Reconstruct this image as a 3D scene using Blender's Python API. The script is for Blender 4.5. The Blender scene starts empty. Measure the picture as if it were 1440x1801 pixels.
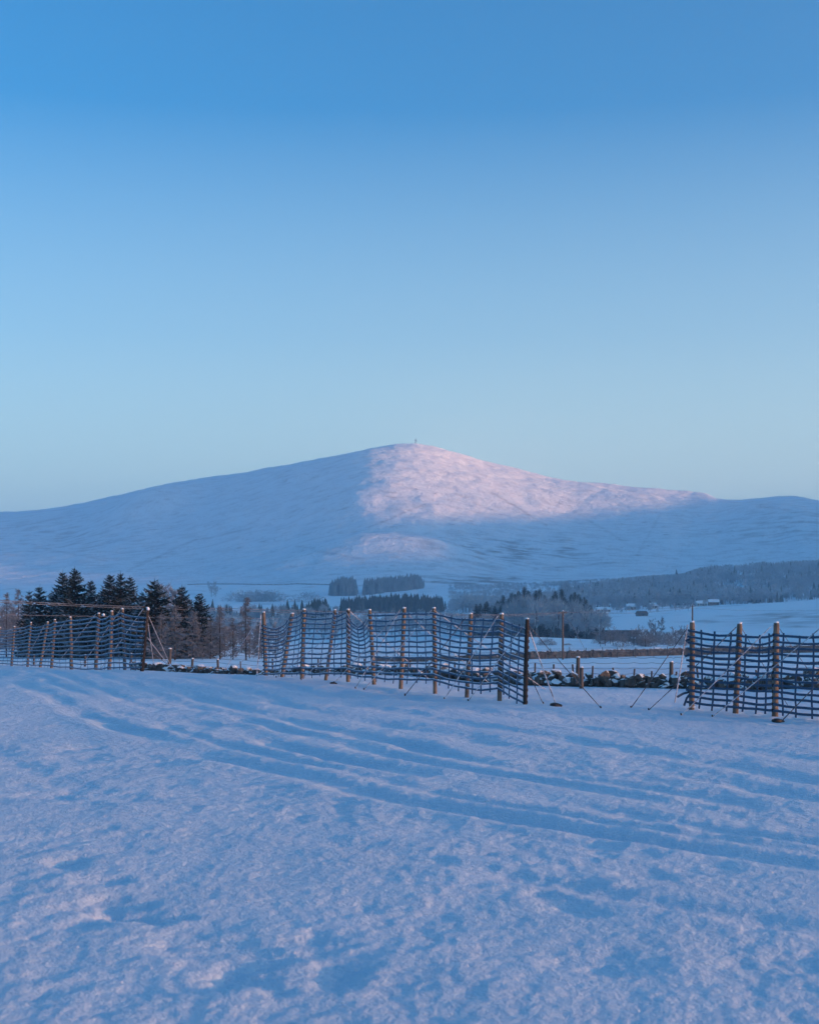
import bpy, math, random
import numpy as np
from mathutils import Vector
random.seed(7)
rng = np.random.default_rng(7)
SC = bpy.context.scene
COL = SC.collection
R = math.radians

# ------------------------------------------------------------------ camera, sky, sun, exposure
FPX, CX, HY, EYE = 2400.0, 720.0, 1060.0, 1.7      # lens in photo pixels, horizon row, eye height
cam = bpy.data.objects.new('camera', bpy.data.cameras.new('camera'))
COL.objects.link(cam)
SC.camera = cam
cam.location = (0, 0, EYE)
cam.rotation_euler = (R(90), 0, 0)
cam.data.sensor_fit = 'VERTICAL'
cam.data.sensor_height = 36.0
cam.data.lens = 36.0 * FPX / 1801.0
cam.data.shift_y = (HY - 900.5) / 1801.0
cam.data.clip_start = 0.1
cam.data.clip_end = 40000
cam.data.dof.use_dof = True
cam.data.dof.focus_distance = 40.0
cam.data.dof.aperture_fstop = 4.0

SUN_EL, SUN_AZ = 4.3, 107.0                        # degrees; azimuth clockwise from +Y
world = bpy.data.worlds.new('World')
SC.world = world
world.use_nodes = True
wn = world.node_tree
bg = wn.nodes['Background']
sky = wn.nodes.new('ShaderNodeTexSky')
sky.sky_type = 'NISHITA'
sky.sun_disc = False
sky.sun_elevation = R(SUN_EL)
sky.sun_rotation = R(SUN_AZ)
sky.ozone_density = 4.5
sky.dust_density = 0.7
sky.air_density = 0.82
# the pale band of thin mist that lies along the whole horizon
wtc = wn.nodes.new('ShaderNodeTexCoord')
wsep = wn.nodes.new('ShaderNodeSeparateXYZ')
wrmp = wn.nodes.new('ShaderNodeValToRGB')
wmix = wn.nodes.new('ShaderNodeMix')
wmix.data_type = 'RGBA'
wn.links.new(wtc.outputs['Generated'], wsep.inputs[0])
wn.links.new(wsep.outputs[2], wrmp.inputs[0])
we = wrmp.color_ramp.elements
we[0].position, we[0].color = 0.0, (.78, .78, .78, 1)
we[1].position, we[1].color = 0.34, (0, 0, 0, 1)
we.new(0.10).color = (.52, .52, .52, 1)
we.new(0.19).color = (.26, .26, .26, 1)
wmix.inputs[7].default_value = (5.5, 2.6, 2.25, 1)
wn.links.new(wrmp.outputs[0], wmix.inputs[0])
wn.links.new(sky.outputs[0], wmix.inputs[6])
wtint = wn.nodes.new('ShaderNodeMix')                # cold cyan cast of the winter air
wtint.data_type = 'RGBA'
wtint.blend_type = 'MULTIPLY'
wtint.inputs[0].default_value = 1.0
wtint.inputs[7].default_value = (.50, 1.16, .995, 1)
wn.links.new(wmix.outputs[2], wtint.inputs[6])
wn.links.new(wtint.outputs[2], bg.inputs[0])
bg.inputs[1].default_value = 0.14

sl = bpy.data.lights.new('sun', 'SUN')
sl.energy = 5.0
sl.angle = R(1.3)
sl.color = (1.0, 0.45, 0.22)
sun = bpy.data.objects.new('sun', sl)
COL.objects.link(sun)
SUNV = Vector((math.sin(R(SUN_AZ)) * math.cos(R(SUN_EL)), math.cos(R(SUN_AZ)) * math.cos(R(SUN_EL)), math.sin(R(SUN_EL))))
sun.rotation_euler = SUNV.to_track_quat('Z', 'Y').to_euler()

SC.view_settings.view_transform = 'Standard'
SC.view_settings.look = 'None'
SC.view_settings.gamma = 1.0
SC.view_settings.use_curve_mapping = False
SC.view_settings.exposure = 1.67
SC.render.engine = 'CYCLES'
SC.cycles.use_denoising = True
SC.cycles.max_bounces = 6
SC.cycles.diffuse_bounces = 3
SC.cycles.volume_bounces = 1
SC.cycles.transparent_max_bounces = 6
HAZE = 0.00022


# ------------------------------------------------------------------ helpers: noise
def _hash(ix, iy, s):
    h = (ix.astype(np.int64) * 374761393 + iy.astype(np.int64) * 668265263 + s * 974634777) & 0xFFFFFFFF
    h = ((h ^ (h >> 13)) * 1274126177) & 0xFFFFFFFF
    h = h ^ (h >> 16)
    return (h & 0xFFFF) / 65536.0 * (2 * np.pi)


def pn(x, y, s=0):
    """gradient noise, about -0.7..0.7"""
    x = np.asarray(x, float)
    y = np.asarray(y, float)
    ix, iy = np.floor(x), np.floor(y)
    fx, fy = x - ix, y - iy
    u = fx * fx * fx * (fx * (fx * 6 - 15) + 10)
    v = fy * fy * fy * (fy * (fy * 6 - 15) + 10)

    def g(ax, ay):
        a = _hash(ix + ax, iy + ay, s)
        return np.cos(a) * (fx - ax) + np.sin(a) * (fy - ay)
    a = g(0, 0) * (1 - u) + g(1, 0) * u
    b = g(0, 1) * (1 - u) + g(1, 1) * u
    return a * (1 - v) + b * v


def fbm(x, y, s=0, n=4):
    t, a = 0, 1.0
    for i in range(n):
        t = t + a * pn(x * 2 ** i + 17.3 * i, y * 2 ** i - 9.1 * i, s + i)
        a *= 0.5
    return t


def gs(x, c, w):
    return np.exp(-((x - c) / w) ** 2)


def sint(x, xs, ys, w):
    """piecewise-linear curve with its corners rounded over w"""
    k = (-1.2, -.6, 0, .6, 1.2)
    g = (.12, .22, .32, .22, .12)
    return sum(gg * np.interp(x + kk * w, xs, ys) for kk, gg in zip(k, g))


def sst(x, a, b):
    t = np.clip((x - a) / (b - a), 0, 1)
    return t * t * (3 - 2 * t)


# ------------------------------------------------------------------ the lie of the land
ZD = np.array([[-3000, 60], [-400, 8], [-50, 1.0], [-10, .2], [0, 0], [10, -.06], [20, -.2], [30, -.3], [38, -.42], [46, -.85], [60, -1.35], [100, -2.75], [150, -4.3],
               [205, -6.3], [260, -7.0], [350, -8.6], [420, -12.0], [600, -14.6], [800, -12.0], [1000, -8.5], [1200, -6.0], [1500, -1.0],
               [1800, 11.0], [2200, 27.0], [2400, 34.0], [9000, 60.0]])
SIL = np.array([[-900, 930], [-300, 905], [0, 902], [40, 901], [110, 892], [200, 873], [250, 861], [300, 850], [360, 840], [435, 831], [470, 823],
                [550, 811], [615, 797], [655, 788], [695, 781], [725, 780], [762, 785], [804, 797], [847, 810], [896, 821],
                [969, 841], [1012, 847.6], [1073, 851], [1104, 856], [1147, 858.6], [1183, 863], [1226, 866], [1243, 868.5], [1260, 879], [1280, 880.5],
                [1320, 878], [1365, 872.5], [1398, 872], [1416, 875.5], [1440, 881], [1600, 890], [2400, 880]])
TRK = np.array([[3, 14], [5.5, 7.5], [7.5, 4.9], [9.5, 2.47], [10.7, 1.34], [12.3, 0], [15.5, -2.07], [20.3, -4.3], [32, -9.2], [45, -14.5], [70, -25]])
SILFIX = [np.linspace(-60, 1500, 131), np.zeros(131)]
HOLLOWS = [(205, 1612, .055, .2), (260, 1622, .04, .13), (330, 1672, .03, .16), (400, 1700, .025, .2), (110, 1530, .03, .14), (140, 1522, .025, .1), (560, 1660, .02, .13),
           (1130, 1530, .02, .16), (1330, 1620, .015, .2), (820, 1500, .018, .2), (90, 1405, .03, .2), (990, 1590, .02, .15), (1075, 1690, .015, .2), (170, 1560, .03, .13),
           (150, 1308, .03, .25), (580, 1722, .03, .2), (440, 1720, .03, .16), (960, 1570, .02, .12)]


def base_land(x, y):
    """broad shape, no small relief"""
    z = rough_land(x, y)
    if np.min(y) < 90:
        z = z + settle(np.asarray(x, float), np.asarray(y, float))
    return z


def settle(x, y):
    """small corrections so that the snow meets every surveyed fence post foot"""
    n, w = 0, 0
    for (cx, cy, dz) in FEET:
        g = np.exp(-((x - cx) ** 2 + (y - cy) ** 2) / 9.0)
        n, w = n + g * dz, w + g
    return n / np.maximum(w, .7)


def rough_land(x, y):
    x = np.asarray(x, float)
    y = np.asarray(y, float)
    z = np.interp(y, ZD[:, 0], ZD[:, 1])
    ys = np.maximum(y, 1.0)
    px = CX + FPX * x / ys
    # left rise of the near field, and the dip under the far dyke
    z = z - .02 * np.clip(x, -14, 14) * (1 - sst(y, 11, 26)) * sst(y, -30, 0)
    z = z + .24 * sst(-x, 3.5, 9) * gs(y, 42, 24)
    z = z + np.interp(px, [380, 720, 930, 1200, 1440], [0, -1.9, -.9, -.4, 0.1]) * gs(y, 215, 60)
    z = z + 2.2 * gs(x, 30, 26) * gs(y, 385, 55)                     # knoll with the pale edge
    z = z + 19 * gs(x, 440, 190) * gs(y, 980, 260)                    # sloping field on the right
    z = z + 34 * gs(x, 660, 380) * gs(y, 1900, 430)                   # wooded bank behind the village
    z = z - 3 * gs(x, -180, 120) * gs(y, 700, 300)
    z = z + (1.2 * fbm(x / 160, y / 160, 11, 3)) * sst(y, 260, 600) * (1 - sst(y, 1900, 2300))
    # ---- mountain
    D = sint(px, [-300, 0, 300, 620, 740, 1000, 1240, 1300, 1440, 1700], [4600, 4500, 4300, 4050, 4000, 4050, 4000, 3800, 3700, 3600], 40)
    zc = EYE + (HY - sint(px, SIL[:, 0], SIL[:, 1], 5) - np.interp(px, SILFIX[0], SILFIX[1])) / FPX * D
    Y0 = sint(px, [-300, 0, 350, 640, 900, 1440], [2500, 2500, 2450, 2200, 2350, 2300], 90)
    zb = np.interp(Y0, ZD[:, 0], ZD[:, 1])
    t = (y - Y0) / (D - Y0)
    tc = np.clip(t, 0, 1)
    f = 1.12 * tc - .12 * tc ** 2 - .10 * np.sin(2 * np.pi * tc) * .8
    zr = EYE + (HY - sint(px, SIL[:, 0], SIL[:, 1], 75)) / FPX * D          # rounder below the crest
    zr = zr + (zc - zr) * sst(tc, .70, .98)
    m = zb + (zr - zb) * f
    back = np.clip(t - 1, 0, None)
    m = np.where(t > 1, zc - (zc - zb) * (back ** 1.3) * 1.2, m)
    env = np.sin(np.pi * tc) ** .8
    bump = 20 * gs(x + 60 * fbm(y / 260, x / 900, 141, 3), -215 + 170 * sst(tc, .60, .92), 270) * gs(tc, .60, .25)                                  # the spine left of the summit face
    bump = bump + 36 * gs(x + 50 * fbm(x / 150, y / 120, 143, 2), -85, 215) * gs(y + 40 * fbm(x / 170, y / 200, 147, 2), 2640, 130)                           # low hump in front
    bump = bump + 40 * gs(x, -690, 100) * gs(y, 3560, 160)                            # lit knoll on the left flank
    bump = bump + 14 * gs(x, 760, 130) * gs(y, 3780, 200)
    bump = bump + env * (20 * fbm(x / 620 + 3.1, y / 620, 21, 3) + 7 * fbm(x / 230, y / 330, 27, 3) + 4.5 * fbm(x / 120, y / 150, 31, 3))
    bump = bump * sst(t, -.02, .12) * np.where(t > 1, np.exp(-back * 8), 1)
    m = m + bump
    w = sst(t, -.12, .06)
    z = z * (1 - w) + m * w
    # ---- unseen hill right of the frame, its heights shaped to cast shade
    hr = np.interp(y, [-1000, -800, -657, -600, -540, -455, 300, 640, 1000, 1500, 1830, 1930, 1975, 2035, 2130, 2560, 2757, 2914, 3056, 3500, 4300, 5600], [40, 75, 105, 130, 178, 166, 225, 250, 270, 270, 267, 274, 290, 357, 363, 349, 358, 373, 384, 404, 340, 120])
    edge = sst(x, np.clip(.46 * ys + 60, 1500, 1950), 2250)
    z = z + (hr - z) * edge * (1 - sst(x, 3600, 5200)) * sst(y, -1800, -1000)
    return z


# fence posts: foot column, foot row, head column, head row (photo pixels), distance in metres
RIGHT_POSTS = [(1215.5, 1249, 1216.5, 1094, 27.1), (1292.6, 1256.5, 1300, 1096.5, 26.3), (1361.8, 1261.5, 1364.5, 1095, 25.4), (1447, 1268, 1451, 1098, 24.4), (1530, 1276, 1535, 1098, 23.5)]
MID_POSTS = [(468, 1188.5, 463.7, 1077, 37.5), (496, 1190, 514, 1079, 36.2), (531, 1192.6, 534.7, 1072, 34.9), (573, 1195.6, 589, 1072.7, 33.9), (612, 1199, 612, 1072, 32.9),
             (657.8, 1203, 650, 1072.7, 31.7), (704.5, 1209, 710.7, 1069.5, 30.3), (765, 1219.5, 763, 1069.5, 29.2), (820.5, 1228, 828, 1079.5, 28.4), (878, 1234, 882, 1080, 27.7), (923, 1242, 927, 1088.5, 26.9)]
LEFT_POSTS = [(250, 1179.5, 260, 1069, 37.8), (220, 1180, 215.5, 1071, 38.8), (192.5, 1180, 197, 1075, 40.2), (169, 1180, 174, 1078.7, 42), (126, 1177, 124, 1085.5, 46), (91, 1175, 97, 1090, 49.5),
              (71, 1173.5, 84.5, 1094, 52.5), (49, 1172.5, 55, 1095, 55.5), (21, 1171, 26, 1102, 60), (-6, 1169.5, 1, 1104, 64), (-34, 1168.5, -29, 1106, 68)]
FEET = []
for _p in RIGHT_POSTS + MID_POSTS + LEFT_POSTS:
    _x, _d = (_p[0] - CX) / FPX * _p[4], _p[4]
    FEET.append((_x, _d, EYE + (HY - _p[1]) / FPX * _d - float(rough_land(_x, _d))))
for _px, _py, _d in [(950, 1207, 36.4), (1060, 1208, 35.8), (1180, 1210, 35.2), (380, 1189, 45)]:
    _x = (_px - CX) / FPX * _d
    FEET.append((_x, _d, EYE + (HY - _py) / FPX * _d - float(rough_land(_x, _d))))


def calibrate():
    """bumps near the crest lift the skyline: take the lift out again"""
    px = SILFIX[0]
    for _ in range(3):
        d = np.linspace(2600, 4700, 330)[:, None]
        z = rough_land((px[None, :] - CX) / FPX * d, d + 0 * px[None, :])
        top = (HY - (z - EYE) * FPX / d).min(0)
        SILFIX[1] = SILFIX[1] + (sint(px, SIL[:, 0], SIL[:, 1], 5) - top)


calibrate()


def relief(x, y):
    """snow relief of the near field: old wheel tracks, wind ripples, hollows"""
    r = 0
    fade = 1 - sst(y, 45, 75)
    xt = sint(y, TRK[:, 0], TRK[:, 1], 1.1)
    s = (x - xt) * .87 + .14 * pn(x / 2.3, y / 2.3, 51)              # signed distance from the main track
    lng = y / 3.2
    for off, dep, wid, sd in [(0, .05, .2, 1), (.66, .028, .12, 2), (1.25, .042, .17, 3), (2.1, .03, .15, 4), (2.75, .045, .2, 5), (3.9, .03, .2, 6),
                              (5.1, .035, .25, 7), (-2.3, .018, .2, 9), (6.6, .03, .25, 12)]:
        a = dep * (1 - .5 * sst(y, 18, 34)) * np.clip((.72 if sd == 1 else .66) + 1.7 * pn(lng, x * 0 + off * 3.7, 60 + sd), .0, 1.4)
        q = s - off - .22 * pn(y / 1.7, x * 0 + off * 2.1, 160 + sd)
        r = r - a * np.exp(-np.abs(q / wid) ** 3) + .35 * a * np.exp(-((q - 2.0 * wid) / (wid * 1.2)) ** 2) + .4 * a * np.exp(-((q + 2.0 * wid) / wid) ** 2)
    patch = .45 + .55 * sst(fbm(x / 1.9, y / 2.4, 171, 2), -.45, .35)
    r = r + .027 * fbm(x / 2.6, y / 3.0, 71, 2) * (1 - .5 * sst(s, .5, 3))
    r = r + patch * (.025 * fbm(x / .62, y / .8, 75, 3) + .010 * fbm(x / .17, y / .2, 78, 2))
    r = r + .0045 * pn(x / .055, y / .065, 79)
    wob = (1.3 * fbm(x / .33, y / .33, 301, 2), 1.3 * fbm(x / .33, y / .33, 311, 2))
    for (hx, hy, dep, rad) in HOLLOWS:
        d = 1.76 * FPX / (hy - HY)
        X, Y = (hx - CX) / FPX * d, d
        wx, wy = wob
        rr = ((x - X + wx * rad) / rad) ** 2 + ((y - Y + wy * rad) / (rad * 1.25)) ** 2
        r = r - dep * np.exp(-rr) + .12 * dep * np.exp(-((np.sqrt(rr) - 1.7) / .6) ** 2)
    return r * fade * sst(y, -6, 1.0)


def land(x, y):
    return base_land(x, y) + np.where(np.asarray(y) < 80, relief(np.asarray(x, float), np.asarray(y, float)), 0)


def gz(x, y):
    return float(base_land(x, y))


def P(px, py, d):
    return Vector(((px - CX) / FPX * d, d, EYE + (HY - py) / FPX * d))


def gnd(px, py, d0, d1, n=1500):
    """where the sight line through a photo pixel meets the land between two depths"""
    d = np.linspace(d0, d1, n)
    x = (px - CX) / FPX * d
    q = HY + (EYE - base_land(x, d)) * FPX / d - py
    k = np.where(q <= 0)[0]
    i = k[0] if len(k) else int(np.argmin(np.abs(q)))
    return Vector((x[i], d[i], gz(x[i], d[i])))


def at(px, d, up=0.0):
    x = (px - CX) / FPX * d
    return Vector((x, d, gz(x, d) + up))


# ------------------------------------------------------------------ helpers: materials
def mat(name):
    m = bpy.data.materials.new(name)
    m.use_nodes = True
    return m, m.node_tree, m.node_tree.nodes['Principled BSDF']


def N(nt, t, **kw):
    n = nt.nodes.new(t)
    for k, v in kw.items():
        if k in n.inputs:
            n.inputs[k].default_value = v
        else:
            setattr(n, k, v)
    return n


def noise(nt, scale, detail=3, rough=.55, stretch=None, coord='Object'):
    tc = N(nt, 'ShaderNodeTexCoord')
    n = N(nt, 'ShaderNodeTexNoise', Scale=scale, Detail=detail, Roughness=rough)
    if stretch:
        mp = N(nt, 'ShaderNodeMapping')
        mp.inputs['Scale'].default_value = stretch
        nt.links.new(tc.outputs[coord], mp.inputs[0])
        nt.links.new(mp.outputs[0], n.inputs['Vector'])
    else:
        nt.links.new(tc.outputs[coord], n.inputs['Vector'])
    return n.outputs['Fac']


def ramp(nt, fac, stops):
    r = N(nt, 'ShaderNodeValToRGB')
    e = r.color_ramp.elements
    while len(e) < len(stops):
        e.new(.5)
    for i, (p, c) in enumerate(stops):
        e[i].position = p
        e[i].color = (c[0], c[1], c[2], 1) if isinstance(c, (tuple, list)) else (c, c, c, 1)
    nt.links.new(fac, r.inputs[0])
    return r.outputs[0]


def mix(nt, fac, a, b):
    m = N(nt, 'ShaderNodeMix', data_type='RGBA')
    for s, v in ((0, fac), (6, a), (7, b)):
        if isinstance(v, (int, float)):
            m.inputs[s].default_value = v
        elif isinstance(v, (tuple, list)):
            m.inputs[s].default_value = (*v, 1)
        else:
            nt.links.new(v, m.inputs[s])
    return m.outputs[2]


def math_(nt, op, a, b=0.0, clamp=False):
    m = N(nt, 'ShaderNodeMath', operation=op, use_clamp=clamp)
    for i, v in enumerate((a, b)):
        if isinstance(v, (int, float)):
            m.inputs[i].default_value = v
        else:
            nt.links.new(v, m.inputs[i])
    return m.outputs[0]


def bump(nt, bs, h, dist, strength=1.0, prev=None):
    b = N(nt, 'ShaderNodeBump', Strength=strength, Distance=dist)
    nt.links.new(h, b.inputs['Height'])
    if prev:
        nt.links.new(prev, b.inputs['Normal'])
    nt.links.new(b.outputs[0], bs.inputs['Normal'])
    return b.outputs[0]


def attr(nt, name):
    return N(nt, 'ShaderNodeAttribute', attribute_name=name).outputs['Fac']


def up_mask(nt, lo, hi, nscale=None, namp=.3):
    """1 where the face looks up: lying snow"""
    g = N(nt, 'ShaderNodeNewGeometry')
    s = N(nt, 'ShaderNodeSeparateXYZ')
    nt.links.new(g.outputs['Normal'], s.inputs[0])
    v = s.outputs[2]
    if nscale:
        nz = math_(nt, 'MULTIPLY', math_(nt, 'SUBTRACT', noise(nt, nscale), .5), namp)
        v = math_(nt, 'ADD', v, nz)
    mr = N(nt, 'ShaderNodeMapRange', interpolation_type='SMOOTHSTEP')
    mr.inputs[1].default_value = lo
    mr.inputs[2].default_value = hi
    nt.links.new(v, mr.inputs[0])
    return mr.outputs[0]


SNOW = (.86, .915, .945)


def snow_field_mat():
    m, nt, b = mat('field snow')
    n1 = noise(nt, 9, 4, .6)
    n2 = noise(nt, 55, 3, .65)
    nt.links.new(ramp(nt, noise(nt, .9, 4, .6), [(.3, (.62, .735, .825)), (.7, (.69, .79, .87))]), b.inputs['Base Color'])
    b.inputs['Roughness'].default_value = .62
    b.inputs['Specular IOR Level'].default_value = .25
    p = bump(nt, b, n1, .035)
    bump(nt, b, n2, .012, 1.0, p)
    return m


def land_mat(name, heath_col, bscale, bdist, speck=0.0):
    m, nt, b = mat(name)
    h = attr(nt, 'heath')
    nz = noise(nt, bscale, 5, .65)
    nf = noise(nt, bscale * 6, 3, .6)
    c = mix(nt, h, SNOW, heath_col)
    if speck:
        sp = ramp(nt, nf, [(.52, 0), (.72, 1)])
        sp = math_(nt, 'MULTIPLY', sp, math_(nt, 'MULTIPLY', ramp(nt, nz, [(.35, 0), (.7, 1)]), speck))
        c = mix(nt, sp, c, heath_col)
    nt.links.new(c, b.inputs['Base Color'])
    b.inputs['Roughness'].default_value = .8
    b.inputs['Specular IOR Level'].default_value = .1
    p = bump(nt, b, nz, bdist)
    bump(nt, b, nf, bdist * .18, 1.0, p)
    return m


def wood_mat(name, dark, light, scale=9, stretch=(1, 1, .12)):
    m, nt, b = mat(name)
    g = noise(nt, scale * 4, 5, .65, stretch)
    c = ramp(nt, g, [(.3, dark), (.7, light)])
    c = mix(nt, ramp(nt, noise(nt, 3.1, 4), [(.45, 0), (.75, .75)]), c, tuple(v * .45 for v in dark))
    c = mix(nt, up_mask(nt, .55, .8), c, SNOW)
    nt.links.new(c, b.inputs['Base Color'])
    b.inputs['Roughness'].default_value = .85
    bump(nt, b, g, .006)
    return m


def frost_mat(name, base, frost_col, lo, hi, nscale=6.0, use_attr=None, rough=.7):
    m, nt, b = mat(name)
    nz = noise(nt, nscale, 4, .65)
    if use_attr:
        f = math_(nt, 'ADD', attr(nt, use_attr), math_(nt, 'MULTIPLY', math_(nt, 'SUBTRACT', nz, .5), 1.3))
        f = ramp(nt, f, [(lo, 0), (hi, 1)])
        base = mix(nt, math_(nt, 'MULTIPLY', attr(nt, use_attr), -1.0, True), base, (.004, .005, .008))  # values below zero paint shade and wet near-black into the colour
    else:
        f = ramp(nt, nz, [(lo, 0), (hi, 1)])
    nt.links.new(mix(nt, f, base, frost_col), b.inputs['Base Color'])
    b.inputs['Roughness'].default_value = rough
    return m


def leaf_mat(name, c0, c1, frost, lo, hi, nscale):
    m, nt, b = mat(name)
    c = ramp(nt, noise(nt, nscale, 3), [(.3, c0), (.7, c1)])
    u = up_mask(nt, lo, hi, nscale * .6, .6)
    nt.links.new(mix(nt, u, c, frost), b.inputs['Base Color'])
    b.inputs['Roughness'].default_value = .8
    b.inputs['Specular IOR Level'].default_value = .15
    return m


def stone_mat(name, c0, c1, scale, lo=.5, hi=.8):
    m, nt, b = mat(name)
    n = noise(nt, scale, 6, .65)
    c = ramp(nt, n, [(.3, c0), (.7, c1)])
    oi = N(nt, 'ShaderNodeObjectInfo')
    c = mix(nt, math_(nt, 'MULTIPLY', oi.outputs['Random'], .45), c, tuple(.4 * v for v in c1))
    c = mix(nt, up_mask(nt, lo, hi, scale * .5, .5), c, SNOW)
    nt.links.new(c, b.inputs['Base Color'])
    b.inputs['Roughness'].default_value = .9
    bump(nt, b, n, .03)
    return m


def plain(name, c, rough=.7, c2=None, scale=4):
    m, nt, b = mat(name)
    c2 = c2 or tuple(v * .7 for v in c)
    nt.links.new(ramp(nt, noise(nt, scale, 4), [(.3, c2), (.7, c)]), b.inputs['Base Color'])
    b.inputs['Roughness'].default_value = rough
    return m


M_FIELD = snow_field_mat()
M_VALLEY = land_mat('valley snow', (.10, .085, .07), .12, .5, .25)
M_MOUNT = land_mat('mountain snow', (.13, .11, .095), .03, 6.0, .75)
M_POST = wood_mat('post wood', (.085, .066, .051), (.24, .19, .15))
M_POSTD = wood_mat('dark post wood', (.012, .010, .010), (.05, .035, .028))
M_GREY = wood_mat('grey weathered wood', (.045, .042, .04), (.12, .112, .105))
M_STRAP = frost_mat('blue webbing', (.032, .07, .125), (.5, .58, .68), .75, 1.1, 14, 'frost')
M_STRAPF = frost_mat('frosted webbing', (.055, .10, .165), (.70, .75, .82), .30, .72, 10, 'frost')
M_ROPE = frost_mat('frosted rope', (.16, .16, .17), (.66, .69, .74), .35, .6, 12)
M_ROPED = frost_mat('bare rope', (.05, .055, .065), (.5, .53, .58), .5, .75, 12)
M_CABLE = frost_mat('frosted cable', (.06, .06, .065), (.22, .23, .25), .35, .65, .3)
M_SNOWCAP = plain('snow cap', SNOW, .7, (.8, .84, .9), 20)
M_DARK = plain('dark rubber', (.012, .012, .014), .6)
M_STONE = stone_mat('field stone', (.035, .032, .029), (.17, .155, .142), 7, .36, .7)
M_DYKE = stone_mat('dyke stone', (.05, .043, .04), (.25, .22, .197), 1.0, .35, .75)
M_SPRUCE = leaf_mat('spruce needles', (.010, .018, .012), (.028, .042, .026), (.30, .33, .36), .55, 1.15, 1.3)
M_BARK = plain('bark', (.045, .036, .03), .9)
M_LARCH = frost_mat('larch twigs', (.085, .077, .074), (.27, .275, .295), .3, .7, .9)
M_TWIG = frost_mat('frosted twigs', (.13, .12, .118), (.33, .34, .37), .3, .7, .5)
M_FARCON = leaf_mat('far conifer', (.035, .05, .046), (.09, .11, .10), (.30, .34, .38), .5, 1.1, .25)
M_FARWOOD = frost_mat('far woodland twigs', (.25, .265, .285), (.50, .54, .59), .3, .7, .05)  # pale for frost and for distance haze, both put into the colour
M_HARL = plain('white harling', (.5, .49, .47), .9, (.36, .35, .34), 1)
M_RUBBLE = plain('rubble masonry', (.17, .14, .12), .9, (.09, .075, .065), 2)
M_SLATE = plain('slate roof', (.07, .075, .085), .7, (.045, .05, .055), 2)
M_ROOFSNOW = plain('snowy roof', SNOW, .8, (.75, .79, .85), .6)
M_GLASS = plain('window glass', (.02, .025, .03), .1)
M_STEEL = plain('galvanised steel', (.07, .075, .08), .5)
M_CERAMIC = plain('glazed ceramic', (.12, .06, .04), .3)


# ------------------------------------------------------------------ helpers: objects
def tag(o, label=None, cat=None, group=None, kind=None):
    if label:
        o['label'] = label
    if cat:
        o['category'] = cat
    if group:
        o['group'] = group
    if kind:
        o['kind'] = kind
    return o


def empty(name, loc=(0, 0, 0), rz=0):
    o = bpy.data.objects.new(name, None)
    COL.objects.link(o)
    o.empty_display_size = .2
    o.location = loc
    o.rotation_euler = (0, 0, rz)
    return o


def link(name, me, parent=None, loc=None):
    o = bpy.data.objects.new(name, me)
    COL.objects.link(o)
    if parent:
        o.parent = parent
    if loc is not None:
        o.location = loc
    return o


def big_mesh(name, V, F, m, smooth=True, attrs=None):
    """V (n,3) array; F (k,3) or (k,4) array"""
    me = bpy.data.meshes.new(name)
    V = np.ascontiguousarray(V, dtype=np.float32)
    F = np.ascontiguousarray(F, dtype=np.int32)
    k, c = F.shape
    me.vertices.add(len(V))
    me.vertices.foreach_set('co', V.ravel())
    me.loops.add(k * c)
    me.loops.foreach_set('vertex_index', F.ravel())
    me.polygons.add(k)
    me.polygons.foreach_set('loop_start', np.arange(0, k * c, c, dtype=np.int32))
    me.polygons.foreach_set('loop_total', np.full(k, c, dtype=np.int32))
    if smooth:
        me.polygons.foreach_set('use_smooth', np.ones(k, dtype=bool))
    me.update(calc_edges=True)
    me.materials.append(m)
    for an, av in (attrs or {}).items():
        a = me.attributes.new(an, 'FLOAT', 'POINT')
        a.data.foreach_set('value', np.ascontiguousarray(av, dtype=np.float32))
    return me


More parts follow.
